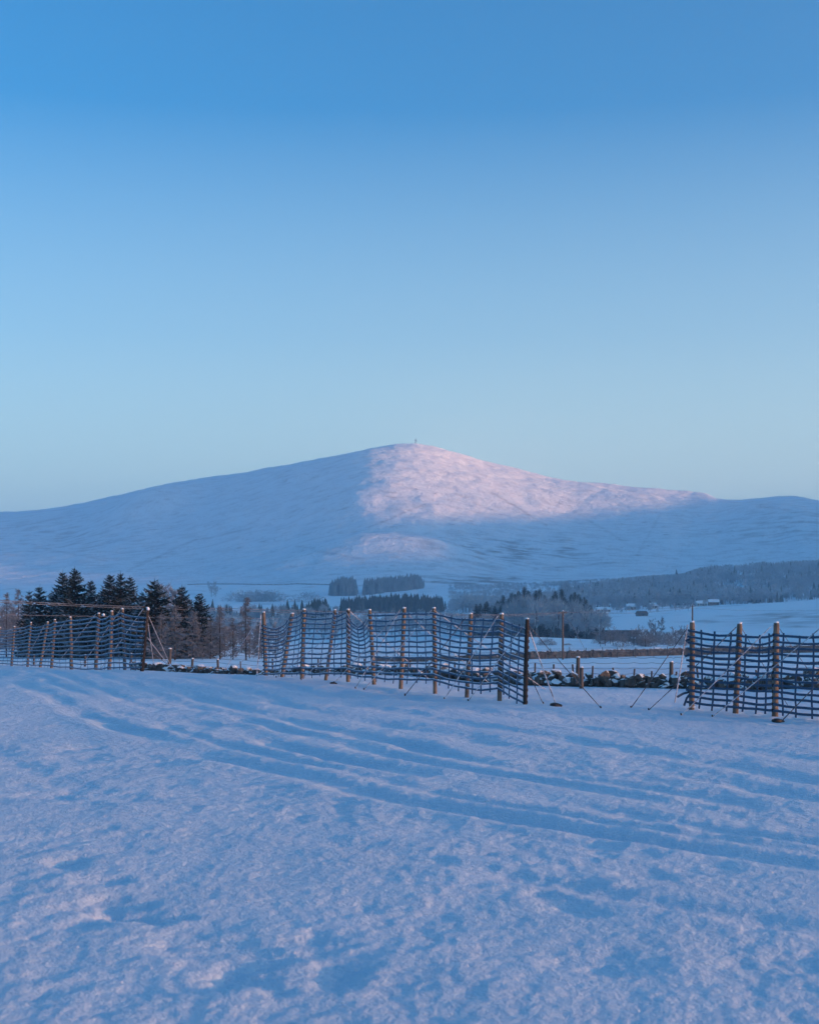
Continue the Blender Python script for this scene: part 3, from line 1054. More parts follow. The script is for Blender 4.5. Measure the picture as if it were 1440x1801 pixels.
# snow covered heap of rubble beyond the dyke
V, F = ico()
hp = at(1129, 330)
W = V.copy()
W[:, 0] *= 2.5
W[:, 1] *= 1.8
W[:, 2] = W[:, 2] * 1.9
W = W + .35 * np.stack([pn(V[:, 0] * 2 + 5, V[:, 1] * 2 + V[:, 2], 401), pn(V[:, 0] * 2, V[:, 1] * 2 + 3 + V[:, 2], 402), pn(V[:, 0] * 2 + 9, V[:, 2] * 2 + V[:, 1], 403)], -1)
hme = big_mesh('rubble_heap', W, np.array(F), stone_mat('heap stone', (.06, .05, .045), (.16, .14, .12), 1.4, .25, .6), False)
ho = tag(empty('rubble_heap', hp), 'snow covered heap of stones behind the far dyke', 'heap')
link('heap', hme, ho, Vector((0, 0, .3)))
for i in range(26):
    a = random.uniform(0, 6.28)
    o = link('stone', random.choice(STONES), ho, Vector((2.6 * math.cos(a), 1.9 * math.sin(a), random.uniform(0, 1.6))) * random.uniform(.8, 1.05))
    s = random.uniform(.2, .45)
    o.scale = (s, s, s)
    o.rotation_euler = (random.random() * 3, random.random() * 3, random.random() * 3)


# ------------------------------------------------------------------ telegraph poles and cables
def pole(px, head, d, label, crossarm):
    f = at(px, d)
    h = P(px, head, d)
    root = tag(empty('telegraph_pole', f), label, 'pole', 'wooden poles carrying the overhead line')
    mb = MB()
    mb.tube([f - Vector((0, 0, .6)), f, f.lerp(h, .5), h], [.17, .165, .15, .125], 10)
    mb.build('pole_shaft', wood_pole, root, True)
    ang = .5
    ca = Vector((math.cos(ang), math.sin(ang), 0))
    mb = MB()
    c = h - Vector((0, 0, .35))
    mb.box((c.x, c.y - .16, c.z), (crossarm, .1, .11), ang)
    arm = mb.build('crossarm', M_GREY, root)
    for q in (-.46, 0, .46):
        p = c + ca * (crossarm * q) + Vector((0, -.16, .055))
        mb = MB()
        mb.tube([p, p + Vector((0, 0, .06)), p + Vector((0, 0, .12)), p + Vector((0, 0, .2))], [.03, .05, .035, .045], 8)
        mb.build('insulator', M_CERAMIC, arm, True)
    cp = MB()
    cp.tube([h, h + Vector((0, 0, .05)), h + Vector((0, 0, .08))], [.13, .1, .02], 8)
    cp.build('snow_cap', M_SNOWCAP, root, True)
    return h


wood_pole = wood_mat('pole wood', (.09, .055, .038), (.20, .125, .085), 3)
pole(989.3, 1074, 214, 'tall brown telegraph pole standing at the near side of the far dyke', 1.5)
pole(1217, 1063, 262, 'telegraph pole rising behind the end post of the fence at the right', 1.2)


def cable(label, pts, rad):
    pts = [P(*p) for p in pts]
    dense = []
    for i in range(len(pts) - 1):                           # Catmull-Rom through the sighted points
        p0, p1, p2, p3 = pts[max(i - 1, 0)], pts[i], pts[i + 1], pts[min(i + 2, len(pts) - 1)]
        for q in range(10):
            t = q / 10
            dense.append(.5 * ((2 * p1) + (p2 - p0) * t + (2 * p0 - 5 * p1 + 4 * p2 - p3) * t * t + (3 * p1 - p0 - 3 * p2 + p3) * t ** 3))
    dense.append(pts[-1])
    mb = MB()
    mb.tube(dense, rad, 5)
    o = mb.build('overhead_cable', M_CABLE)
    tag(o, label, 'cable', 'frosted overhead cables')


cable('thick frosted overhead cable crossing in front of the spruces, upper of two', [(989, 1077, 214), (860, 1081, 200), (600, 1076, 172), (400, 1070.5, 150), (240, 1067, 132), (65, 1059.5, 113), (-80, 1051, 98)], .034)
cable('thick frosted overhead cable just under the topmost one', [(989, 1078.5, 214), (860, 1083, 200), (600, 1080, 172), (400, 1074, 150), (240, 1070, 132), (65, 1062.5, 113), (-80, 1055, 98)], .03)
cable('thin pale overhead cable hanging lowest across the gap left of the middle fence', [(989, 1081, 214), (860, 1086, 196), (660, 1089, 165), (460, 1088, 140), (240, 1085.3, 118), (0, 1081, 95), (-120, 1078, 86)], .019)
cable('overhead cable between the two telegraph poles on the right', [(989, 1077, 214), (1060, 1078.5, 228), (1130, 1077.5, 243), (1217, 1069, 262)], .025)
cable('thin upper overhead cable leaving the pole towards the right edge', [(989, 1078, 214), (1090, 1072.5, 230), (1217, 1069.5, 262), (1330, 1074, 290), (1520, 1072, 330)], .02)
g_ = gnd(1030, 1130, 150, 300)
mb = MB()
mb.tube([P(990, 1080, 213.8), (P(990, 1080, 213.8) + P(1027, 1130, 226)) / 2, at(1034, 229)], .03, 4)
tag(mb.build('stay_wire', M_CABLE), 'stay wire slanting down to the right from the brown telegraph pole', 'cable')


# ------------------------------------------------------------------ trees
class Tri:
    """triangle soup for foliage"""
    def __init__(self):
        self.v, self.f = [], []

    def tri(self, a, b, c):
        n = len(self.v)
        self.v += [tuple(a), tuple(b), tuple(c)]
        self.f.append((n, n + 1, n + 2))

    def limb(self, a, b, ra, rb):
        d = (b - a)
        if d.length < 1e-6:
            return
        d = d.normalized()
        u = d.cross(Vector((0, 0, 1)) if abs(d.z) < .9 else Vector((1, 0, 0))).normalized()
        w = d.cross(u)
        n = len(self.v)
        for (p, r) in ((a, ra), (b, rb)):
            for q in range(3):
                an = q * 2.094
                self.v.append(tuple(p + u * (r * math.cos(an)) + w * (r * math.sin(an))))
        for q in range(3):
            k = (q + 1) % 3
            self.f += [(n + q, n + k, n + 3 + k), (n + q, n + 3 + k, n + 3 + q)]

    def twig(self, a, d, L, w):
        d = d.normalized()
        s = d.cross(Vector((random.uniform(-1, 1), random.uniform(-1, 1), random.uniform(-1, 1))))
        s = s.normalized() * (w / 2) if s.length > 1e-6 else Vector((w / 2, 0, 0))
        self.tri(a - s, a + s, a + d * L)

    def mesh(self, name, m):
        return big_mesh(name, np.array(self.v), np.array(self.f), m, False)


def rnd_dir(zlo=-1.0, zhi=1.0):
    a = random.uniform(0, 6.2832)
    z = random.uniform(zlo, zhi)
    r = math.sqrt(max(0, 1 - min(1, z * z)))
    return Vector((r * math.cos(a), r * math.sin(a), z))


def spruce(h, Rad, seed, ragged=.12, low=.05):
    random.seed(seed)
    t = Tri()
    nlev = int(h / .24)
    for i in range(nlev):
        q = i / nlev
        z = h * (low + (1 - low - .015) * q)
        L0 = Rad * (1 - q) ** .66 * (.78 + .22 * math.sin(q * 3.1 + .4)) + .10
        nb = int(12 - 5 * q)
        ph = random.uniform(0, 6.3)
        for b in range(nb):
            if random.random() < ragged:
                continue
            az = ph + 6.283 * b / nb + random.uniform(-.25, .25)
            L = L0 * random.uniform(.62, 1.16)
            o = Vector((math.cos(az), math.sin(az), 0))
            s = Vector((-math.sin(az), math.cos(az), 0))
            rise = .42 * q - .16 * (1 - q)
            zz = z + random.uniform(-.12, .12)
            pts = [Vector((0, 0, zz)) + o * (L * u) + Vector((0, 0, L * (rise * u - .42 * u * u * (1 - .6 * q) + .20 * u ** 3))) for u in (.08, .38, .68, 1.0)]
            for k in range(3):
                a, c = pts[k], pts[k + 1]
                m_ = (a + c) / 2
                w = L * (.36 - .07 * k) * random.uniform(.7, 1.25) + .12
                for sg in (-1, 1):
                    t.tri(a, c, m_ + s * (sg * w) + o * (w * .35) + Vector((0, 0, -.05 - .12 * L * random.random())))
                t.tri(a, c, m_ + s * random.uniform(-.06, .06) + Vector((0, 0, -(.14 + .24 * L * random.random()))))
                if k > 0:
                    e = c + s * random.uniform(-w, w)
                    t.tri(m_, c, e + o * random.uniform(.0, .15) + Vector((0, 0, random.uniform(-.10, .03))))
            t.twig(pts[-1], o + Vector((0, 0, .25)), .12 + .1 * L, .09)
    t.twig(Vector((0, 0, h * .97)), Vector((0, 0, 1)), h * .05, .08)
    return t.mesh('spruce_crown', M_SPRUCE)


def trunk_mesh(h, r, seed, m=None, top=.97):
    random.seed(seed)
    mb = MB()
    mb.tube([Vector((0, 0, -.4)), Vector((0, 0, 0)), Vector((random.uniform(-.05, .05), random.uniform(-.05, .05), h * .4)), Vector((random.uniform(-.05, .05), 0, h * .7)), Vector((0, 0, h * top))], [r * 1.15, r, r * .72, r * .42, r * .08], 7)
    return mb.mesh('trunk', m or M_BARK, True)


def larch(h, Rad, seed):
    random.seed(seed)
    t = Tri()
    n = int(h / .14)
    for i in range(n):
        q = i / n
        z = h * (.12 + .86 * q)
        L0 = Rad * (1 - q) ** .7 * (.75 + .25 * math.sin(q * 3)) + .12
        for b in range(random.randint(2, 4)):
            az = random.uniform(0, 6.283)
            L = L0 * random.uniform(.5, 1.15)
            o = Vector((math.cos(az), math.sin(az), 0))
            p0 = Vector((0, 0, z + random.uniform(-.1, .1)))
            p1 = p0 + o * (L * .55) + Vector((0, 0, L * random.uniform(-.12, .08)))
            p2 = p0 + o * L + Vector((0, 0, L * random.uniform(-.22, .16)))
            t.limb(p0, p1, .014 + .006 * L, .010)
            t.limb(p1, p2, .010, .005)
            for k in range(int(7 + 9 * L)):
                u = random.uniform(.15, 1)
                p = p0.lerp(p1, u * 2) if u < .5 else p1.lerp(p2, u * 2 - 1)
                d = Vector((random.uniform(-1, 1), random.uniform(-1, 1), random.uniform(-1.3, .5))) + o * .5
                t.twig(p, d, random.uniform(.2, .5), .05)
    return t.mesh('larch_crown', M_LARCH)


def bare_tree(h, Rad, seed, m, twigs=9, tw=.03, shape=1.0):
    random.seed(seed)
    t = Tri()
    nl = 8
    for i in range(nl):
        z0 = h * random.uniform(.16, .5)
        az = 6.283 * i / nl + random.uniform(-.4, .4)
        up = random.uniform(.35, 1.3)
        d = Vector((math.cos(az), math.sin(az), up)).normalized()
        L = min(Rad / max(.3, math.hypot(d.x, d.y)), (h * .97 - z0) / max(.25, d.z)) * random.uniform(.8, 1.02)
        a = Vector((0, 0, z0))
        prev, rad = a, .035 + h * .006
        segs = []
        for k in range(3):
            d = (d + Vector((random.uniform(-.2, .2), random.uniform(-.2, .2), random.uniform(-.05, .25)))).normalized()
            b = prev + d * (L / 3)
            t.limb(prev, b, rad, rad * .65)
            segs.append((prev, b))
            prev, rad = b, rad * .65
        for k in range(8):
            a, b = segs[random.choice((0, 1, 1, 2, 2))]
            p = a.lerp(b, random.random())
            dd = (rnd_dir(-.2, 1) + (p - Vector((0, 0, h * .4))).normalized() * .8).normalized()
            Ls = L * random.uniform(.2, .42)
            e = p + dd * Ls
            t.limb(p, e, .022, .010)
            for q in range(twigs):
                pp = p.lerp(e, random.uniform(.2, 1))
                t.twig(pp, rnd_dir(-.5, 1) + dd * .8 + Vector((0, 0, .2)), random.uniform(.3, .85) * h / 9, tw)
    for q in range(10):
        t.twig(Vector((0, 0, h * random.uniform(.5, .85))), rnd_dir(.2, 1), h * .12, tw * 1.5)
    return t.mesh('bare_crown', m)


def bush(Rad, h, seed, m, n=520, tw=.035):
    random.seed(seed)
    t = Tri()
    for i in range(22):
        d = rnd_dir(.15, 1)
        e = Vector((d.x * Rad * .8, d.y * Rad * .8, d.z * h * .8))
        t.limb(Vector((d.x * .2, d.y * .2, 0)), e, .04, .015)
    for i in range(n):
        d = rnd_dir(0, 1)
        k = random.uniform(.45, .93)
        p = Vector((d.x * Rad * k, d.y * Rad * k, (.08 + .9 * d.z * k) * h))
        t.twig(p, d + rnd_dir() * .7, random.uniform(.3, .7) * Rad * .35, tw)
    return t.mesh('bush_crown', m)


def far_conifer(seed, h=1.0, r=.2):
    random.seed(seed)
    t = Tri()
    for i in range(7):
        q = i / 7
        z = h * (.06 + .84 * q)
        Rr = r * (1 - q) ** .8 + .02
        top = Vector((0, 0, min(h, z + h * .26)))
        n = 7
        ring = []
        ph = random.uniform(0, 6.3)
        for k in range(2 * n):
            a = ph + 6.283 * k / (2 * n)
            rr = Rr * (random.uniform(.85, 1.15) if k % 2 == 0 else random.uniform(.45, .65))
            ring.append(Vector((rr * math.cos(a), rr * math.sin(a), z - (.05 * h if k % 2 == 0 else 0) + random.uniform(-.015, .015))))
        for k in range(2 * n):
            t.tri(ring[k], ring[(k + 1) % (2 * n)], top)
    return t


def far_bare(seed, n=46):
    """a far leafless tree one unit high: fine twigs through an egg-shaped crown"""
    random.seed(seed)
    t = Tri()
    t.limb(Vector((0, 0, 0)), Vector((0, 0, .5)), .025, .012)
    for i in range(7):
        d = rnd_dir(.3, 1)
        t.limb(Vector((0, 0, .3)), Vector((d.x * .26, d.y * .26, .42 + .45 * d.z)), .012, .006)
    for i in range(n):
        d = rnd_dir(-.5, 1)
        k = random.uniform(.4, 1)
        p = Vector((d.x * .27 * k, d.y * .27 * k, .56 + .32 * d.z * k))
        t.twig(p, d + Vector((0, 0, .5)) + rnd_dir() * .5, random.uniform(.10, .2), .055 if n < 100 else .022)
    return t


def plant(name, label, cat, group, loc, crown, trunk=None, rz=0, sc=1.0):
    if trunk is None:
        o = link(name, crown, None, loc)
        o.rotation_euler = (0, 0, rz)
        o.scale = (sc, sc, sc) if not isinstance(sc, tuple) else sc
        return tag(o, label, cat, group)
    root = tag(empty(name, loc, rz), label, cat, group)
    root.scale = (sc, sc, sc) if not isinstance(sc, tuple) else sc
    link('trunk', trunk, root)
    link('crown', crown, root)
    return root


# the near spruces on the left, one by one: column, head row, depth, width factor, label
SPR = [(52, 1039, 158, .9, 'small dark spruce leftmost of the stand behind the far fence'),
       (71, 1029, 150, 1.0, 'narrow dark spruce, second from the left of the stand'),
       (111, 1003, 150, 1.0, 'tall slim spruce just left of the tallest spruce of the stand'),
       (132, 998, 144, 1.25, 'tallest and broadest dark spruce of the left stand'),
       (160, 1018, 152, .85, 'thin spruce alone in the dip right of the tallest spruce'),
       (194, 1007, 150, 1.05, 'tall dark spruce, left one of three standing close together'),
       (212, 1006, 143, 1.05, 'tall dark spruce, middle one of three standing close together'),
       (229, 1013, 147, 1.05, 'dark spruce, right one of three standing close together'),
       (272, 1018, 135, 1.75, 'wide bushy spruce behind the dark end post of the far fence'),
       (320, 1028, 142, 1.2, 'greyish spruce right of the wide bushy spruce'),
       (351, 1042, 138, 1.3, 'short spruce at the right end of the stand'),
       (92, 1040, 160, 1.1, 'low spruce filling the gap left of the tall slim one'),
       (181, 1036, 158, 1.1, 'low shadowy spruce at the left foot of the close three'),
       (250, 1040, 156, 1.1, 'low shadowy spruce between the close three and the wide bushy one')]
for i, (px, hy, d, wf, lab) in enumerate(SPR):
    f = at(px, d, -.15)
    h = P(px, hy, d).z - f.z
    random.seed(500 + i)
    plant('spruce_tree', lab, 'tree', 'dark spruces of the stand on the left', f, spruce(h, .24 * h * wf + .4, 500 + i), trunk_mesh(h, .035 * h * .5 + .05, 520 + i), rz=random.uniform(0, 6))

LAR = [(12, 1040, 172, 1.1, 'frosted bare larch at the left edge, beside the smallest spruce'),
       (33, 1034, 168, 1.2, 'taller rusty grey larch near the left edge'),
       (308, 1062, 122, 1.3, 'low frosted larch in front of the greyish spruce'),
       (340, 1072, 120, 1.3, 'frosted larch with drooping twigs below the short spruce'),
       (387, 1064, 128, .95, 'slender bare larch, left one of three in the gap of the fences'),
       (410, 1085, 131, .9, 'low bare larch, middle one of three in the gap of the fences'),
       (433, 1048, 126, .95, 'tallest bare larch, right one of three in the gap of the fences'),
       (370, 1092, 133, 1.2, 'small frosted larch right of the short spruce'),
       (285, 1078, 126, 1.2, 'small frosted larch below the wide bushy spruce'),
       (456, 1092, 140, 1.1, 'low frosted larch just left of the first post of the middle fence')]
for i, (px, hy, d, wf, lab) in enumerate(LAR):
    f = at(px, d, -.1)
    h = P(px, hy, d).z - f.z
    plant('larch_tree', lab, 'tree', 'bare larches among the spruces', f, larch(h, .17 * h * wf + .3, 560 + i), trunk_mesh(h, .010 * h + .025, 580 + i, M_BARK, .99), rz=i * 1.7)

# frosted bare trees crowding behind the spruces and larches
BT = [bare_tree(7.5, 2.5, 600 + i, M_TWIG, 30, .075) for i in range(5)]
BTT = [trunk_mesh(7.5, .13, 620 + i, None, .5) for i in range(5)]
random.seed(77)
for i in range(60):
    px = -60 + 560 * (i + random.random()) / 60
    d = random.uniform(175, 330)
    f = at(px, d, -.1)
    hy = random.uniform(1052, 1092) if px < 370 else random.uniform(1082, 1108)
    h = max(4.0, P(px, hy, d).z - f.z)
    plant('bare_tree', 'frosted bare tree crowded behind the spruces and larches on the left', 'tree', 'frosted bare trees behind the spruces', f, BT[i % 5], BTT[i % 5], random.uniform(0, 6), h / 7.5)
for (px, hy, d, lab) in [(297, 1014, 390, 'tall pale bare tree right behind the wide bushy spruce'), (316, 1020, 400, 'pale bare tree behind the greyish spruce')]:
    f = at(px, d, -.1)
    plant('bare_tree', lab, 'tree', None, f, BT[0], BTT[0], px, (P(px, hy, d).z - f.z) / 7.5)

# bushes beyond the far dyke
for (px, hy, d, rad, lab) in [(961, 1121, 300, 2.5, 'big round frosted bush beyond the dyke left of the brown pole'), (997, 1131, 300, 1.25, 'small bush beyond the dyke right beside the brown pole'),
                              (1013, 1136, 300, 1.3, 'low bush, rightmost of three beyond the dyke')]:
    f = at(px, d, -.2)
    h = P(px, hy, d).z - f.z
    plant('bush', lab, 'bush', 'bushes beyond the far dyke', f, bush(rad, h, int(px), M_TWIG, 900 if rad > 2 else 420, .05))

# bare trees and scrub round the barn
BM = [bare_tree(8, 3.2, 640 + i, M_TWIG, 24, .10) for i in range(4)]
BMT = [trunk_mesh(8, .14, 650 + i, None, .75) for i in range(4)]
SCRUB = [bush(2.4, 2.9, 645 + i, M_TWIG, 620, .07) for i in range(3)]
random.seed(78)
for i in range(40):
    px = 1052 + 165 * (i + random.random()) / 40
    d = random.uniform(285, 345)
    f = at(px, d, -.1)
    hy = 1094 + 13 * random.random() + 8 * abs(math.sin(px * .05))
    if i % 2:
        plant('bush', 'frosted bush in the scrub below the long barn', 'bush', 'frosted scrub bushes below the barn', f, SCRUB[i % 3], None, random.uniform(0, 6), random.uniform(.7, 1.25))
        continue
    plant('bare_tree', 'frosted bare tree in the scrub below the long barn', 'tree', 'frosted scrub trees below the barn', f, BM[i % 4], BMT[i % 4], random.uniform(0, 6), max(3, P(px, hy, d).z - f.z) / 8)
f = at(1152, 560, -.1)
plant('bare_tree', 'single round bare tree standing right of the long barn', 'tree', None, f, BM[1], BMT[1], 1.0, (P(1152, 1083, 560).z - f.z) / 8)

# the tall mixed trees left of the village
FC = [far_conifer(660 + i).mesh('far_conifer_crown', M_FARCON) for i in range(5)]
FCD = [spruce(14, 3.6, 670 + i, .1) for i in range(2)]
for _m in FCD:
    _m.materials[0] = M_FARCON
FCT = [trunk_mesh(14, .2, 675 + i) for i in range(2)]
random.seed(79)
def far_tree_mesh(seed):
    t = far_bare(seed, 420)
    V = np.array(t.v) * 15.0
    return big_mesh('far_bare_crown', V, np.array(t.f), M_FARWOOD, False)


BB = [far_tree_mesh(690 + i) for i in range(4)]
BBT = [trunk_mesh(15, .25, 700 + i, None, .7) for i in range(4)]
TOPS = [(835, 1072), (850, 1060), (880, 1055), (900, 1044), (930, 1040), (962, 1050), (985, 1042), (1000, 1046), (1030, 1048), (1045, 1072)]
for i in range(34):
    px = 836 + 206 * (i + random.random()) / 34
    d = random.uniform(590, 720)
    f = at(px, d, -.2)
    hy = np.interp(px, [t[0] for t in TOPS], [t[1] for t in TOPS]) - 7 + random.uniform(-4, 16)
    h = P(px, hy, d).z - f.z
    plant('spruce_tree', 'dark spruce in the tall mixed clump left of the village', 'tree', 'spruces of the tall mixed clump', f, FCD[i % 2], FCT[i % 2], random.uniform(0, 6), (h / 14 * 1.15, h / 14 * 1.15, h / 14))
for i in range(60):
    px = 820 + 240 * (i + random.random()) / 60
    d = random.uniform(540, 700)
    f = at(px, d, -.2)
    hy = np.interp(px, [t[0] for t in TOPS], [t[1] for t in TOPS]) + random.uniform(-4, 40)
    h = max(5, P(px, hy, d).z - f.z)
    plant('bare_tree', 'frosted bare tree in the tall mixed clump left of the village', 'tree', 'bare trees of the tall mixed clump', f, BB[i % 4], BBT[i % 4], random.uniform(0, 6), h / 15)

# tree line across the valley on the left
random.seed(80)
for i in range(70):
    px = 340 + 260 * (i + random.random()) / 70
    d = random.uniform(820, 1000)
    f = at(px, d, -.3)
    con = random.random() < .45
    hy = 1066 + random.uniform(-6, 10) - (8 if con and random.random() < .3 else 0)
    h = max(5, P(px, hy, d).z - f.z)
    if con:
        plant('conifer_tree', 'small far conifer in the tree line across the valley', 'tree', 'conifers of the valley tree line', f, FC[i % 5], None, random.uniform(0, 6), h)
    else:
        plant('bare_tree', 'small far bare tree in the tree line across the valley', 'tree', 'bare trees of the valley tree line', f, BB[i % 4], BBT[i % 4], random.uniform(0, 6), h / 15)
for i in range(18):
    px = 540 + 36 * (i + random.random()) / 18
    d = random.uniform(960, 1010)
    f = at(px, d, -.3)
    h = P(px, 1052 + random.uniform(-2, 5) + (6 if px < 552 else 0), d).z - f.z
    plant('conifer_tree', 'conifer in the small dark block beside the larger plantation', 'tree', 'conifers of the small dark block', f, FC[i % 5], None, random.uniform(0, 6), h)
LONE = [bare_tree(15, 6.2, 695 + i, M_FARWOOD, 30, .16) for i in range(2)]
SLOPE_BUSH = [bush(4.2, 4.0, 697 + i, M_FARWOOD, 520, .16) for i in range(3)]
for (px, hy, d, lab, g) in [(372, 1023, 1750, 'lone round bare tree on the snowy slope beside the field wall', None), (379, 1025, 1755, 'bare tree touching the lone round tree by the field wall', None),
                            (420, 1037, 1600, 'low scrub on the open slope, left of four', None), (449, 1036, 1600, 'low scrub on the open slope, second of four', None),
                            (463, 1037, 1600, 'low scrub on the open slope, third of four', None), (477, 1036, 1600, 'low scrub on the open slope, rightmost of four', None),
                            (540, 1039, 1560, 'dark thorn bush on the slope left of the far plantations', None)]:
    f = at(px, d, -.6)
    h = max(3, P(px, hy, d).z - f.z)
    if 'scrub' in lab or 'bush' in lab:
        plant('bush', lab, 'bush', g, f, SLOPE_BUSH[int(px) % 3], None, px, (h / 4 * 1.5, h / 4 * 1.3, h / 4))
    else:
        plant('bare_tree', lab, 'tree', g, f, LONE[int(px) % 2], BBT[int(px) % 4], px, h / 15)



# woods: one mass each
def wood(name, label, m, protos, spots, kind='stuff'):
    """spots: array of x, y, z, height, width factor"""
    VV, FF, n = [], [], 0
    for (x, y, z, h, wf, rz, k) in spots:
        V, F = protos[int(k) % len(protos)]
        c, s = math.cos(rz), math.sin(rz)
        W = np.empty_like(V)
        W[:, 0] = (V[:, 0] * c - V[:, 1] * s) * h * wf + x
        W[:, 1] = (V[:, 0] * s + V[:, 1] * c) * h * wf + y
        W[:, 2] = V[:, 2] * h + z
        VV.append(W)
        FF.append(F + n)
        n += len(V)
    o = link(name, big_mesh(name, np.concatenate(VV), np.concatenate(FF), m, False))
    return tag(o, label, 'wood', None, kind)


def proto(t):
    return np.array(t.v), np.array(t.f)


CON = [proto(far_conifer(710 + i, 1, .17)) for i in range(6)]
BAR = [proto(far_bare(720 + i)) for i in range(6)]


def block(px0, px1, d0, d1, n, toprow, seed, wf=1.0, skew=None, keep=None):
    r = np.random.default_rng(seed)
    out = []
    while len(out) < n:
        px = r.uniform(px0 + r.exponential(4), px1 - r.exponential(5))
        lo, hi = (d0, d1) if skew is None else (np.interp(px, *skew[0]), np.interp(px, *skew[1]))
        d = r.uniform(lo, hi)
        x = (px - CX) / FPX * d
        if keep is not None and not keep(x, d, r):
            continue
        z = gz(x, d) - .4
        h = EYE + (HY - toprow(px) + r.uniform(-4.5, 2.0) * 1.0) / FPX * d - z
        if h < 4:
            h = r.uniform(5, 8)
        h = min(h, 30) * r.uniform(.66, 1.0)
        out.append((x, d, z, h, wf * r.uniform(.8, 1.25), r.uniform(0, 6.3), r.integers(0, 6)))
    return out


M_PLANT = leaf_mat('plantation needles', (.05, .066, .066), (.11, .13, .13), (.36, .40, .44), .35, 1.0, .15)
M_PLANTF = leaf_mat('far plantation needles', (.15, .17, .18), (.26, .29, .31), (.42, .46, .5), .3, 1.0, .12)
wood('conifer_plantation', 'dark rectangular conifer plantation in the middle of the valley', M_PLANT, CON, block(599, 784, 1120, 1260, 420, lambda p: np.interp(p, [599, 640, 700, 745, 784], [1049, 1046, 1041, 1042, 1047]), 81))
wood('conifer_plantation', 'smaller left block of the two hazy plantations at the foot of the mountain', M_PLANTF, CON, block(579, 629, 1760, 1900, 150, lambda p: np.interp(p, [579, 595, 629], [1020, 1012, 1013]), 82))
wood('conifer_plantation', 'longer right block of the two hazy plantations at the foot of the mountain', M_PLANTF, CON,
     block(637, 746, 0, 0, 330, lambda p: np.interp(p, [637, 660, 700, 730, 746], [1016, 1012, 1009, 1007, 1014]), 83, 1.0, (([637, 746], [1760, 2060]), ([637, 746], [1930, 2190]))))
SKY_ = ([780, 860, 940, 990, 1030, 1090, 1130, 1200, 1245, 1290, 1360, 1440, 1700], [1060, 1050, 1042, 1034, 1025, 1016, 1012, 1008, 992, 984, 986, 982, 975])
gap = lambda x, y, r: float(pn(np.array(x / 70), np.array(y / 110), 131)) + .25 > r.uniform(-.05, .4) * 1.0


def woods_top(px):
    return np.interp(px, *SKY_)


def bank_spots(n, seed, dlo, dhi, p0, p1):
    r = np.random.default_rng(seed)
    out = []
    while len(out) < n:
        px, d = r.uniform(p0, p1), r.uniform(dlo, dhi)
        x = (px - CX) / FPX * d
        lim = np.interp(px, [780, 1000, 1040, 1200, 1440, 1700], [1350, 1260, 1225, 1270, 1290, 1340])
        if d < lim or not gap(x, d, r):
            continue
        z = gz(x, d) - .3
        hmax = EYE + (HY - woods_top(px)) / FPX * d - z
        h = min(r.uniform(10, 18), max(6, hmax))
        out.append((x, d, z, h, r.uniform(.9, 1.4), r.uniform(0, 6.3), r.integers(0, 6)))
    return out


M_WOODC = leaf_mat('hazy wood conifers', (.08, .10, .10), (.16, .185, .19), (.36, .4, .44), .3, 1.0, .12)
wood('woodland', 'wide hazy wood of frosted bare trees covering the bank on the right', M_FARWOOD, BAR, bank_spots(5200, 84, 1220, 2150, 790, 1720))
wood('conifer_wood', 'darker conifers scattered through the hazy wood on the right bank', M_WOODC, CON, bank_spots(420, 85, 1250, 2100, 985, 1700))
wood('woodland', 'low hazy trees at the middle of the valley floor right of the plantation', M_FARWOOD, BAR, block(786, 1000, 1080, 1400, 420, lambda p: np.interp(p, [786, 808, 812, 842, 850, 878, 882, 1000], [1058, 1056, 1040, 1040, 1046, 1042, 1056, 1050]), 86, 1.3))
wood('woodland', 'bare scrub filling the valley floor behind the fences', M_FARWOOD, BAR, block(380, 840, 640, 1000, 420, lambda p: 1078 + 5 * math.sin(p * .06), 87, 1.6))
random.seed(81)
for i in range(36):                                        # trees that stand clear along the foot and the skyline of the wood
    px = 1020 + 420 * (i + random.random()) / 36
    d = np.interp(px, [1000, 1200, 1440], [1215, 1275, 1315]) + random.uniform(-15, 15)
    f = at(px, d, -.3)
    plant('bare_tree', 'frosted bare tree along the lower edge of the hazy wood', 'tree', 'trees along the foot of the right wood', f, BB[i % 4], BBT[i % 4], random.uniform(0, 6), random.uniform(.5, .85))
for (px, hy, d, lab) in [(994, 1019, 1500, 'round topped bare tree on the skyline of the valley wood, left of the white gable'), (1189, 1000, 1900, 'pointed conifer on the skyline at the middle of the hazy wood')]:
    f = at(px, d, -.3)
    h = min(26, P(px, hy, d).z - f.z)
    if 'conifer' in lab:
        plant('conifer_tree', lab, 'tree', None, f, FC[0], None, 0, h)
    else:
        plant('bare_tree', lab, 'tree', None, f, BB[1], BBT[1], 0, h / 15)


